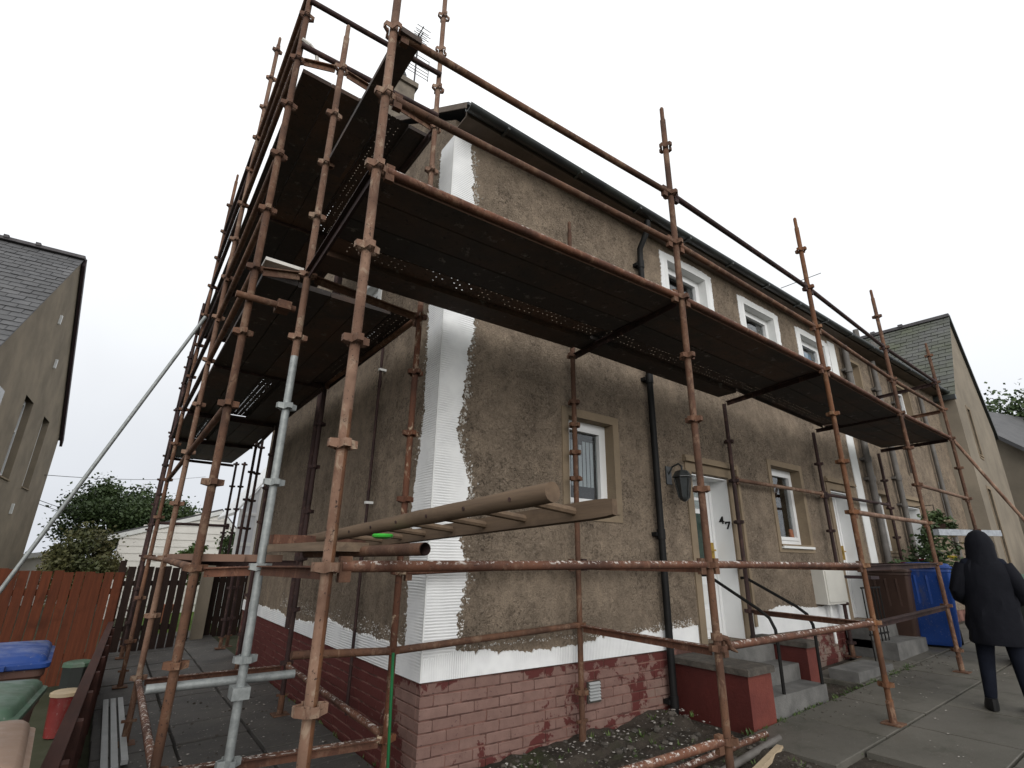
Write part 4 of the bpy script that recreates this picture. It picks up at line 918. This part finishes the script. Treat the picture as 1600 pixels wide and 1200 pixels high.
hb = thing('hanging_basket', 'dark leafy hanging basket on the far wall above the silvery board', 'planter', (10.6, -.35, 2.25))
mb, cl = foliage((10.6, -.35, 2.3), (.3, .22, .16), 700, .08, 47, 10); mb.build('leaves', 'leaf', hb, fix=False); MB().loft([[(10.6+r_*math.cos(k*.7854), -.35+r_*math.sin(k*.7854), z) for k in range(8)] for r_, z in ((.06, 2.08), (.16, 2.15), (.2, 2.26))]).build('basket', 'bin_dark', hb); MB().path([(10.6, -.01, 2.6), (10.6, -.35, 2.62), (10.6, -.35, 2.26)], .008, 5).build('bracket', 'iron_black', hb)

# ------------------------------------------------------------------ wheelie bins
def wheelie(label, loc, rz, body, lid, group=None, lid_handle=True, sc=1.):
    t = bpy.data.objects.new('wheelie_bin', None); COL.objects.link(t); t.location = loc; t.rotation_euler = (0, 0, rz); t.scale = (sc, sc, sc); tag(t, label, 'bin', group)
    def rr(w_, d_, z, c=.045, oy=0):
        P_ = []
        for cx, cy, t0 in ((w_-c, d_-c, 0), (-w_+c, d_-c, 90), (-w_+c, -d_+c, 180), (w_-c, -d_+c, 270)):
            P_ += [(cx+c*math.cos(math.radians(t0+k*30)), cy+c*math.sin(math.radians(t0+k*30))+oy, z) for k in range(4)]
        return P_
    q = lambda mb, nm, mat, par=t: place(mb.mesh(nm, mat, smooth=True), nm, par)
    q(MB().loft([rr(.21, .24, .02, oy=.03), rr(.22, .26, .08, oy=.02), rr(.275, .335, .94), rr(.285, .345, .95), rr(.285, .345, .985)]), 'body', body)
    l_ = q(MB().loft([rr(.297, .36, .987), rr(.302, .366, .993), rr(.302, .366, 1.012), rr(.285, .347, 1.02), rr(.278, .34, 1.038), rr(.262, .322, 1.052), rr(.16, .2, 1.066), rr(.06, .08, 1.07)]), 'lid', lid)
    q(MB().box(-.12, .12, -.40, -.364, .995, 1.015), 'lid_grip', lid, l_)
    for s_ in (-.17, .17): q(MB().tube((s_-.04, .37, 1.0), (s_+.04, .37, 1.0), .02, 8), 'hinge', body, l_)
    h = MB()
    for s_ in (-1, 1): h.box(s_*.22-.02, s_*.22+.02, .345, .43, .93, .98)
    q(h.tube((-.24, .42, .96), (.24, .42, .96), .016, 8), 'handle', body)
    for s_ in (-1, 1): q(MB().tube((s_*.21, .27, .1), (s_*.26, .27, .1), .1, 16), 'wheel', 'rubber')
    for s_ in (-.13, .0, .13): q(MB().hexa([(s_-.012, -.225, .1), (s_+.012, -.225, .1), (s_+.012, -.21, .1), (s_-.012, -.21, .1), (s_-.012, -.345, .9), (s_+.012, -.345, .9), (s_+.012, -.32, .9), (s_-.012, -.32, .9)]), 'rib', body)
    return t
tag(MB().box(5.1, 6.1, -.74, -.42, .2, .36).build('stone_slab', 'concrete_step'), 'flat concrete slab at the foot of the wall below the meter box', 'slab')
wheelie('blue recycling bin beside the hooded person', (8.35, -.62, gz(8.35)), math.radians(-72), 'bin_blue', 'bin_blue', sc=1.1)
wheelie('dark brown bin with overhanging lid beside the blue bin', (7.95, .06-.32, gz(7.9)), math.radians(-80), 'bin_dark', 'bin_dark', sc=1.06)
wheelie('black bin with a green lid half hidden behind the person', (7.6, -1.85, gz(7.6)), math.radians(-70), 'bin_black', 'bin_green')
wheelie('small blue bin far off behind the hooded person', (16.9, -1.25, 1.0), math.radians(-85), 'bin_blue', 'bin_blue')
wheelie('bin with a bright blue lid in the left corner by the fence', (-2.36, .62, gz(-2.3)), math.radians(2), 'bin_brown', 'bin_blue', sc=.98)
wheelie('brown bin with a pale green lid nearest the left edge', (-2.33, -.42, gz(-2.3)), math.radians(-4), 'bin_brown', 'bin_green', sc=.94)
wheelie('brown bin with a tan lid in the bottom left corner', (-2.27, -1.18, gz(-2.3)), math.radians(3), 'bin_brown', 'bin_tan', sc=.93)
tb = thing('plastic_tub', 'red plastic tub with a cream lid on the ground behind the bins', 'tub', (-2.0, 2.75, -.03))
cr = lambda r_, z: [(-1.98+r_*.62*math.cos(k*.5236), 3.3+r_*.62*math.sin(k*.5236), z-.06) for k in range(12)]
MB().loft([cr(.15, -.03), cr(.185, .30)]).build('tub_body', 'tub_red', tb, smooth=True); MB().loft([cr(.2, .301), cr(.2, .33), cr(.17, .34)]).build('tub_lid', 'tub_lid', tb, smooth=True)
db = thing('compost_caddy', 'small dark green caddy with a pale lid by the red fence', 'caddy', (-2.0, 4.3, -.03))
cr = lambda r_, z: [(-1.95+r_*.7*math.cos(k*.7854+.39), 4.3+r_*.7*math.sin(k*.7854+.39), z*.8) for k in range(8)]
MB().loft([cr(.17, -.03), cr(.2, .42)]).build('caddy_body', 'bin_black', db); MB().loft([cr(.215, .421), cr(.21, .46), cr(.15, .48)]).build('caddy_lid', 'bin_green', db)

# ------------------------------------------------------------------ fences on the left
fb = MB().loft([[(0, 0, 0), (.098, 0, 0), (.098, .018, 0), (0, .018, 0)], [(0, 0, 1.0), (.098, 0, 1.0), (.098, .018, 1.0), (0, .018, 1.0)]]).mesh('board', 'fence_red')
fn_ = thing('timber_fence', 'red-brown timber board fence behind the bins', 'fence', (-3, 5.4, 0))
x = -1.71; k = 0
while x > -8:
    o = place(fb, 'board', fn_, (x-.098, 5.38+random.uniform(-.004, .004), -.03)); o.scale = (1, 1, 1.29-.0*k+random.uniform(-.015, .015)+.04*(-1.7-x)); o.rotation_euler = (0, random.uniform(-.006, .006), 0); x -= .103 + random.choice((0, .004, .010)); k += 1
for z in (.25, 1.0): MB().box(-8, -1.72, 5.40, 5.44, z, z+.07).build('fence_rail', 'fence_red', fn_)
for x in (-1.78, -3.6, -5.4, -7.2): MB().box(x, x+.08, 5.442, 5.52, -.05, 1.25).build('post', 'fence_red', fn_)
fbd = MB().loft([[(0, 0, 0), (.11, 0, 0), (.11, .018, 0), (0, .018, 0)], [(0, 0, 1.3), (.11, 0, 1.3), (.11, .018, 1.3), (0, .018, 1.3)]]).mesh('board', 'fence_dark')
fd = thing('dark_fence', 'dark shaded board fence crossing the side path behind the scaffold', 'fence', (-.9, 7.6, 0))
x = -1.75
while x < -.78:
    o = place(fbd, 'board', fd, (x, 7.6+random.uniform(-.006, .006), 0.0)); o.scale = (1, 1, 1+random.uniform(-.03, .03)); x += .128
for z in (.3, 1.0): MB().box(-1.75, -.76, 7.62, 7.66, z, z+.08).build('fence_rail', 'fence_dark', fd)
for x in (-1.75, -.84): MB().box(x, x+.09, 7.66, 7.75, -.05, 1.4).build('post', 'fence_dark', fd)
fd2 = thing('dark_gate', 'dark board gate between the dark fence and the house corner', 'gate', (0, 8.3, 0))
x = -.30
while x < .75: o = place(fbd, 'board', fd2, (x, 8.6, .02)); x += .118
for z in (.3, 1.0): MB().box(-.3, .8, 8.62, 8.66, z, z+.08).build('gate_rail', 'fence_dark', fd2)
for a in (-.62, -.50): tag(MB().tube((a, 8.2, -.02), (a, 8.2, 1.25), .018, 8).build('iron_post', 'iron_black', smooth=True), 'thin black iron post in the gap by the lawn, the %s one' % ('left' if a < -.6 else 'right'), 'post')
tag(MB().box(-.42, -.22, 8.3, 8.45, -.02, 1.35).build('gate_pier', 'harling_light'), 'pale rendered gate pier beside the strip of lawn', 'pier')
tp = thing('flower_pot', 'terracotta flower pot standing on the lawn beyond the gate', 'pot', (-.75, 10.6, 0))
cr = lambda r_, z: [(-.75+r_*math.cos(k*.6283), 10.6+r_*math.sin(k*.6283), z) for k in range(10)]
MB().loft([cr(.13, .12), cr(.19, .42)]).build('pot_body', 'terracotta', tp, smooth=True); MB().loft([cr(.21, .421), cr(.21, .48), cr(.16, .481)]).build('pot_rim', 'terracotta', tp, smooth=True)
lf = thing('low_fence', 'low dark brown fence between the bins and the side path', 'fence', (-1.85, 1.5, 0))
def lfx(y): return -1.94 + (y+.55)*.0364
for k in range(10):
    y0 = -1.9+k*.72; y1 = y0+.71
    for j in range(3): MB().hexa([(lfx(y0)-.012, y0, -.06+j*.235), (lfx(y0)+.012, y0, -.06+j*.235), (lfx(y1)+.012, y1, -.06+j*.235), (lfx(y1)-.012, y1, -.06+j*.235), (lfx(y0)-.012, y0, .165+j*.235), (lfx(y0)+.012, y0, .165+j*.235), (lfx(y1)+.012, y1, .165+j*.235), (lfx(y1)-.012, y1, .165+j*.235)]).build('board', 'low_fence_brown', lf)
    MB().box(lfx(y0)+.013, lfx(y0)+.06, y0, y0+.07, -.08, .66).build('post', 'low_fence_brown', lf)
MB().hexa([(lfx(-1.9)-.03, -1.9, .647), (lfx(-1.9)+.03, -1.9, .647), (lfx(5.3)+.03, 5.3, .647), (lfx(5.3)-.03, 5.3, .647), (lfx(-1.9)-.03, -1.9, .675), (lfx(-1.9)+.03, -1.9, .675), (lfx(5.3)+.03, 5.3, .675), (lfx(5.3)-.03, 5.3, .675)]).build('top_rail', 'low_fence_brown', lf)

# ------------------------------------------------------------------ neighbouring buildings
def slates(par, o, gdir, sdir, nrm, ulen, slen, mat, rows, cols, limit, order):
    """slates on a roof slope: u along the eaves, s up the slope"""
    o, gdir, sdir, nrm = Vector(o), Vector(gdir), Vector(sdir).normalized(), Vector(nrm).normalized()
    w_, h_ = ulen/cols, slen/rows; cells = []; rng = random.Random(17)
    for r_ in range(rows):
        for c_ in range(cols+1):
            u0 = c_*w_ - (w_/2 if r_ % 2 else 0); u1 = u0+w_
            u0, u1 = max(0, u0), min(ulen, u1)
            if u1-u0 < .03: continue
            cells.append((order(u0, r_*h_), u0, u1, r_*h_))
    cells.sort(); rest_ = MB(); full = {}
    def geo(mb, b, u0, u1):
        g_ = .006; t_ = .012
        p = lambda u, s, n_: b + gdir*u + sdir*s + nrm*n_
        mb.hexa([p(u0+g_, -.02, .018), p(u1-g_, -.02, .018), p(u1-g_, h_*1.5, .0), p(u0+g_, h_*1.5, .0), p(u0+g_, -.02, .018+t_), p(u1-g_, -.02, .018+t_), p(u1-g_, h_*1.5, t_*.6), p(u0+g_, h_*1.5, t_*.6)])
    for k, (_, u0, u1, s) in enumerate(cells):
        n_ = rng.uniform(0, .008); b = o+sdir*(s+rng.uniform(-.012, .012))+nrm*n_
        if k < limit:
            key = round(u1-u0, 3)
            if key not in full:
                mb = MB(); geo(mb, Vector((0, 0, 0)), 0, u1-u0); full[key] = mb.mesh('slate', mat)
            place(full[key], 'slate', par, b+gdir*u0)
        else: geo(rest_, b, u0, u1)
    if rest_.v: stuff(rest_.build('slate_courses', mat, par, fix=False))
# left neighbour
a = math.radians(3.5); gL = Vector((math.sin(a), math.cos(a), 0)); nL = Vector((math.cos(a), -math.sin(a), 0)); AL = Vector((-4.16, 13.07, 0)); TLh = FR(AL, gL, nL)
hw, ze, zr = 4.05, 4.95, 9.0
nl = thing('neighbour_house', 'brown harled house with slate roof at the left edge', 'house', (-6, 12, 0))
mb = MB(); LW = [(-.95, -.1, 3.1, 5.45), (1.35, 2.15, 3.1, 5.2)]
wallmesh(mb, TLh, -hw, hw, -.3, ze, LW, .22)
# gable triangle above the eaves, cut round nothing (windows stop below or are set on it)
mb.quad(TLh(-hw, 0, ze), TLh(hw, 0, ze), TLh(0, 0, zr))
bk = 9.
mb.quad(TLh(-hw, 0, -.3), TLh(-hw, -bk, -.3), TLh(-hw, -bk, ze), TLh(-hw, 0, ze)); mb.quad(TLh(hw, 0, -.3), TLh(hw, -bk, -.3), TLh(hw, -bk, ze), TLh(hw, 0, ze)); mb.quad(TLh(-hw, -bk, -.3), TLh(hw, -bk, -.3), TLh(hw, -bk, ze), TLh(0, -bk, zr), TLh(-hw, -bk, ze))
mb.build('wall', 'harling', nl, fix=False)
for k, W_ in enumerate(((-.95, -.1, 3.1, 4.94), (1.35, 2.15, 3.1, 4.94))): window(nl, TLh, *W_, rec=.14, sur=.0, sill=True, bars=(4.2,))
MB().box(-3.2, -2.6, -.05, .01, 3.4, 4.6, TLh).build('dark_window', 'glass', nl)
sl = Vector((0, 0, zr-ze)) + gL*hw; sd_ = sl.normalized(); nn = Vector((-sd_.z*gL.x, -sd_.z*gL.y, math.hypot(sd_.x, sd_.y)))
rl = MB()
for s_ in (-1, 1):
    e0, e1 = TLh(s_*(hw+.15), .03, ze-.15), TLh(0, .03, zr); f0, f1 = TLh(s_*(hw+.15), -bk, ze-.15), TLh(0, -bk, zr); z_ = Vector((0, 0, .03))
    rl.hexa([e0, f0, f1, e1, e0+z_, f0+z_, f1+z_, e1+z_])
rfL = rl.build('roof', 'slate', nl)
slates(rfL, TLh(-hw-.15, .05, ze-.11), -nL, sd_, nn, 6., math.hypot(hw, zr-ze)+.1, 'slate', 27, 20, 299, lambda u, s: u)
MB().box(-.16, .16, -bk, .07, zr+.02, zr+.10, TLh).build('ridge', 'ridge_tile', rfL)
for k in range(8): MB().box(-.19, .19, -.95-k*.62, -.85-k*.62, zr+.06, zr+.14, TLh).build('ridge_joint', 'ridge_tile', rfL)
MB().hexa([TLh(0, .03, zr-.12), TLh(hw+.2, .03, ze-.32), TLh(hw+.2, .10, ze-.32), TLh(0, .10, zr-.12), TLh(0, .03, zr+.08), TLh(hw+.2, .03, ze-.12), TLh(hw+.2, .10, ze-.12), TLh(0, .10, zr+.08)]).build('barge_board', 'verge_dark', rfL)
for u, w_ in ((-.35, 7.0), (.6, 6.1), (.9, 2.4), (-.9, 2.0), (-2.0, 2.9)): MB().box(u, u+.07, 0, .05, w_, w_+.24, TLh).build('wall_hook', 'white_paint' if w_ > 2.2 else 'iron_black', nl)
MB().box(-hw-.12, -hw-.02, -6, .02, ze-.22, ze-.1, TLh).build('gutter', 'bin_green', rfL)
# right neighbour (projecting wing with a gable to the street)
a = math.radians(4.); gR = Vector((math.cos(a), math.sin(a), 0)); nR = Vector((math.sin(a), -math.cos(a), 0)); OR = Vector((14.2, -.38, 0)); TR = FR(OR, gR, nR)
wd, zeR, zrR, dp = 5.2, 5.62, 8.55, 9.
nr = thing('wing_house', 'grey-brown gabled house with mossy slate roof at the far right', 'house', (16.5, 0, .6))
mb = MB(); wallmesh(mb, TR, 0, wd, .3, zeR-.1, [(1.35, 1.75, 4.25, 5.50), (1.0, 1.45, 1.6, 3.35)], .2)
mb.quad(TR(0, 0, zeR-.1), TR(wd, 0, zeR-.1), TR(wd, 0, zeR), TR(wd/2, 0, zrR-.05), TR(0, 0, zeR))
mb.quad(TR(0, 0, .3), TR(0, -dp, .3), TR(0, -dp, zeR), TR(0, 0, zeR)); mb.quad(TR(wd, 0, .3), TR(wd, -dp, .3), TR(wd, -dp, zeR), TR(wd, 0, zeR)); mb.quad(TR(0, -dp, .3), TR(wd, -dp, .3), TR(wd, -dp, zeR), TR(wd/2, -dp, zrR), TR(0, -dp, zeR))
mb.build('wall', 'harling_light', nr, fix=False)
window(nr, TR, 1.35, 1.75, 4.25, 5.50, rec=.12, sur=.07); window(nr, TR, 1.0, 1.45, 1.6, 3.35, rec=.12, sur=.07)
rl = MB()
for s0, s1 in ((-.12, wd/2), (wd+.12, wd/2)):
    z_ = Vector((0, 0, .03)); zl = zeR-.12
    p = [TR(s0, .04, zl), TR(s0, -dp, zl), TR(s1, -dp, zrR), TR(s1, .04, zrR)]; rl.hexa(p+[q+z_ for q in p])
rfR = rl.build('roof', 'slate_mossy', nr)
sl = gR*(wd/2+.12)+Vector((0, 0, zrR-zeR+.12)); sd_ = sl.normalized(); nn = -nR.cross(sd_); nn = nn if nn.z > 0 else -nn
slates(rfR, TR(-.12, .06, zeR-.08), -nR, sd_, nn, 7.5, sl.length, 'slate_mossy', 22, 25, 299, lambda u, s: u-s*.3)
MB().box(wd/2-.12, wd/2+.12, -dp, .06, zrR+.02, zrR+.11, TR).build('ridge', 'ridge_tile', rfR)
for k in range(9): MB().box(wd/2-.15, wd/2+.15, -1.2-k*.75, -1.08-k*.75, zrR+.06, zrR+.15, TR).build('ridge_joint', 'ridge_tile', rfR)
z_ = .14
MB().hexa([TR(wd/2, .0, zrR-.12), TR(wd+.2, .0, zeR-.35), TR(wd+.2, .07, zeR-.35), TR(wd/2, .07, zrR-.12), TR(wd/2, .0, zrR+.08), TR(wd+.2, .0, zeR-.15), TR(wd+.2, .07, zeR-.15), TR(wd/2, .07, zrR+.08)]).build('barge_board', 'bin_black', rfR)
MB().box(-.22, -.1, -dp, .05, zeR-.2, zeR-.08, TR).build('gutter', 'gutter_black', rfR)
# house beyond, far right
fh = thing('distant_house', 'distant beige house with dark grey roof at the right edge', 'house', (24, -2, 1))
TFh = FR((20.5, -.45, 0), (.96, -.28, 0), (-.28, -.96, 0))
mb = MB(); mb.box(.3, 7, -5, 0, .5, 4.9, TFh); mb.build('wall', 'harling_light', fh)
MB().hexa([TFh(0, .25, 4.7), TFh(7.3, .25, 4.7), TFh(7.3, -2.5, 7.2), TFh(0, -2.5, 7.2), TFh(0, .25, 4.85), TFh(7.3, .25, 4.85), TFh(7.3, -2.5, 7.35), TFh(0, -2.5, 7.35)]).build('roof', 'slate', fh)
MB().hexa([TFh(0, -5.25, 4.7), TFh(7.3, -5.25, 4.7), TFh(7.3, -2.5, 7.2), TFh(0, -2.5, 7.2), TFh(0, -5.25, 4.85), TFh(7.3, -5.25, 4.85), TFh(7.3, -2.5, 7.35), TFh(0, -2.5, 7.35)]).build('roof', 'slate', fh)
MB().prism([(-5, 4.9), (0, 4.9), (-2.5, 7.1)], .3, .4, lambda u, d, w: TFh(d, u, w)).build('gable', 'harling_light', fh)
window(fh, TFh, 1.5, 2.5, 1.5, 2.7, rec=.02, sur=0)
# hedge/shrub at the far right garden
tree('garden_shrub', 'green garden shrub below the small far blue bin', 'shrub', (15.5, -2.0, .65), (15.5, -2.0, 1.15), (1.0, .5, .45), 2200, .1, 51, 'leaf_bright', clumps=16, r0=.05)
# white shed
sh = thing('white_shed', 'white boarded shed with a low gable seen past the scaffold', 'shed', (-.4, 14.2, 0))
TS = FR((-.35, 14.2, 0), (1, 0, 0), (0, -1, 0))
MB().box(-1.45, 1.4, -3, -.02, -.1, 1.95, TS).prism([(-1.45, 1.95), (1.4, 1.95), (.85, 2.68)], -3, -.02, TS).build('wall', 'siding', sh)
for k in range(13):
    w0 = .2+k*.19
    lo, hi = -1.45, 1.38
    if w0 > 1.95: lo = -1.45+(w0-1.95)/.73*2.25; hi = 1.38-(w0-1.95)/.73*.5
    if hi-lo > .2: MB().hexa([TS(lo, 0, w0), TS(hi, 0, w0), TS(hi, .022, w0), TS(lo, .022, w0), TS(lo, -.015, w0+.185), TS(hi, -.015, w0+.185), TS(hi, .006, w0+.185), TS(lo, .006, w0+.185)]).build('board', 'siding', sh)
MB().hexa([TS(-1.75, .0, 1.83), TS(.85, .0, 2.66), TS(.85, .06, 2.66), TS(-1.75, .06, 1.83), TS(-1.75, .0, 1.95), TS(.85, .0, 2.78), TS(.85, .06, 2.78), TS(-1.75, .06, 1.95)]).build('barge_board', 'white_paint', sh)
MB().hexa([TS(.85, .0, 2.66), TS(1.6, .0, 1.8), TS(1.6, .06, 1.8), TS(.85, .06, 2.66), TS(.85, .0, 2.78), TS(1.6, .0, 1.94), TS(1.6, .06, 1.94), TS(.85, .06, 2.78)]).build('barge_board', 'white_paint', sh)
for a_, b_, za, zb in ((-1.75, .85, 1.95, 2.78), (1.6, .85, 1.94, 2.78)): MB().hexa([TS(a_, .05, za), TS(b_, .05, zb), TS(b_, -3, zb), TS(a_, -3, za), TS(a_, .05, za+.05), TS(b_, .05, zb+.05), TS(b_, -3, zb+.05), TS(a_, -3, za+.05)]).build('roof', 'slate', sh)
s2 = thing('garage', 'small white-edged garage roof low behind the red fence', 'garage', (-4, 20, 0))
MB().box(-4.6, -2.9, 20, 23, -.1, 1.45).build('wall', 'siding', s2)
MB().hexa([(-4.9, 19.8, 1.2), (-2.6, 19.8, 1.55), (-2.6, 23, 1.55), (-4.9, 23, 1.2), (-4.9, 19.8, 1.36), (-2.6, 19.8, 1.71), (-2.6, 23, 1.71), (-4.9, 23, 1.36)]).build('roof', 'white_paint', s2)
# glazed porch behind the gable end
cv = thing('conservatory', 'white framed glazed conservatory behind the house corner', 'conservatory', (.8, 10.4, 0))
TC = FR((.30, 10.0, 0), (1, 0, 0), (0, -1, 0))
top = lambda u: 2.55+u*1.5
MB().box(0, 1.6, -2.5, -.03, -.05, 1.0, TC).build('base_wall', 'white_paint', cv)
for k in range(5):
    u = k*.36; MB().box(u, u+.055, -.05, .0, 1.0, top(u), TC).build('post', 'upvc', cv)
for k in range(4):
    u = k*.36+.056
    for w0, w1 in ((1.06, 1.72), (1.80, 2.4)): MB().box(u, u+.303, -.03, -.022, w0, w1, TC).build('pane', 'blind', cv)
    MB().box(u, u+.303, -.045, -.004, 1.721, 1.799, TC).build('rail', 'upvc', cv); MB().box(u, u+.303, -.045, -.004, 2.401, 2.47, TC).build('rail', 'upvc', cv)
    MB().hexa([TC(u, -.03, 2.475), TC(u+.303, -.03, 2.475), TC(u+.303, -.02, 2.475), TC(u, -.02, 2.475), TC(u, -.03, top(u)-.02), TC(u+.303, -.03, top(u+.303)-.02), TC(u+.303, -.02, top(u+.303)-.02), TC(u, -.02, top(u)-.02)]).build('pane', 'blind', cv)
MB().hexa([TC(-.1, .03, top(-.1)), TC(1.6, .03, top(1.6)), TC(1.6, -2.5, top(1.6)), TC(-.1, -2.5, top(-.1)), TC(-.1, .03, top(-.1)+.07), TC(1.6, .03, top(1.6)+.07), TC(1.6, -2.5, top(1.6)+.07), TC(-.1, -2.5, top(-.1)+.07)]).build('roof', 'upvc', cv)
# overhead wires
for k, (a_, b_, lab) in enumerate((((-4.0, 16.5, 3.65), (1.5, 30, 5.7), 'upper overhead wire between the left house and the scaffold'), ((-4.0, 17.0, 3.0), (-.8, 26, 2.75), 'middle overhead wire above the tree'), ((-4.0, 17.0, 2.9), (-.8, 26, 2.6), 'lowest overhead wire above the tree'))):
    A, B = Vector(a_), Vector(b_); tag(MB().path([A.lerp(B, t/10)-Vector((0, 0, .25*(1-(t/5-1)**2)))*.6 for t in range(11)], .009, 5).build('overhead_wire', 'iron_black'), lab, 'wire')

# ------------------------------------------------------------------ person, seen from behind
pr = thing('person', 'person in a long black hooded coat standing on the driveway, back turned', 'person', (5.02, -2.0, gz(5)))
bx_, by_ = 5.02, -2.03; zf = gz(5)
fwd = Vector((.95, .31, 0)).normalized(); lft = Vector((-fwd.y, fwd.x, 0))     # lft: the person's left, which is the image's left
def PP(f, l, z): return Vector((bx_, by_, zf)) + fwd*f + lft*(l-.05*z) + Vector((0, 0, z))
verts = []; rad = []; edges = []
def vtx(p, r_): verts.append(tuple(p)); rad.append(r_); return len(verts)-1
pel = vtx(PP(0, 0, .84), (.15, .12)); chest = vtx(PP(0, 0, 1.18), (.16, .12)); neck = vtx(PP(.0, 0, 1.34), (.06, .06)); head = vtx(PP(.03, 0, 1.46), (.085, .09)); crown = vtx(PP(.03, 0, 1.54), (.06, .07))
edges += [(pel, chest), (chest, neck), (neck, head), (head, crown)]
for s_ in (1, -1):
    hip = vtx(PP(0, .09*s_, .78), (.092, .095)); kn = vtx(PP(.03 if s_ > 0 else -.02, .115*s_, .43), (.066, .07)); an = vtx(PP(-.03 if s_ > 0 else -.05, .14*s_, .09), (.048, .05)); to = vtx(PP(.13 if s_ > 0 else .10, .155*s_, .035), (.038, .032))
    edges += [(pel, hip), (hip, kn), (kn, an), (an, to)]
    shd = vtx(PP(0, .14*s_, 1.27), (.07, .07)); el = vtx(PP(-.02, .23*s_, 1.02), (.05, .05)); wr = vtx(PP(.16, .16*s_, .93), (.035, .035)); hd = vtx(PP(.22, .13*s_, .93), (.03, .02))
    edges += [(chest, shd), (shd, el), (el, wr), (wr, hd)]
me = bpy.data.meshes.new('body'); me.from_pydata(verts, edges, []); me.update()
bo = place(me, 'body', pr); me.materials.append(M['trouser_black'])
md = bo.modifiers.new('skin', 'SKIN'); 
for i_, sv_ in enumerate(me.skin_vertices[0].data): sv_.radius = rad[i_]; sv_.use_root = (i_ == 0)
md.use_smooth_shade = True; s2_ = bo.modifiers.new('sub', 'SUBSURF'); s2_.levels = 2; s2_.render_levels = 2
def ring(z, a, b, f0=0, l0=0, n=20, wob=0.): return [PP(f0+b*math.cos(k*6.2832/n)*(1+wob*noise.noise((k*.9, z*6, 1))), l0+a*math.sin(k*6.2832/n)*(1+wob*noise.noise((k*.9, z*6, 4))), z) for k in range(n)]
coat = MB().loft([ring(z, a, b, f0, 0, n=40, wob=.13) for z, a, b, f0 in ((.56, .205, .17, 0), (.58, .215, .175, 0), (.66, .207, .17, 0), (.72, .213, .172, 0), (.78, .204, .165, 0), (.83, .206, .166, 0), (.88, .196, .157, 0), (.93, .202, .16, 0), (.99, .193, .153, 0), (1.05, .195, .155, 0), (1.18, .2, .15, 0), (1.27, .175, .13, 0), (1.33, .12, .105, 0), (1.36, .1, .095, .0))])
coat.build('coat', 'coat_black', pr, smooth=True)
hood = MB().loft([ring(z, a, b, f0, 0, n=32, wob=.07) for z, a, b, f0 in ((1.26, .14, .125, -.01), (1.33, .12, .125, .0), (1.40, .118, .13, .015), (1.47, .114, .125, .02), (1.53, .096, .105, .02), (1.58, .062, .07, .01), (1.605, .02, .025, .0))])
hood.build('hood', 'coat_black', pr, smooth=True)
for s_ in (1, -1):
    MB().path([PP(0, .15*s_, 1.27), PP(-.015, .19*s_, 1.17), PP(-.025, .235*s_, 1.03), PP(.03, .225*s_, .97), PP(.14, .17*s_, .925)], [.07, .074, .068, .06, .05], 12).build('sleeve', 'coat_black', pr, smooth=True)
    MB().loft([[PP(f0+b*math.cos(k*.5236), (.14 if s_ > 0 else -.14)+a*math.sin(k*.5236), z) for k in range(12)] for z, a, b, f0 in ((.0, .05, .135, .035), (.03, .055, .14, .035), (.065, .05, .12, .015), (.10, .045, .06, -.04))]).build('shoe', 'shoe_black', pr, smooth=True)
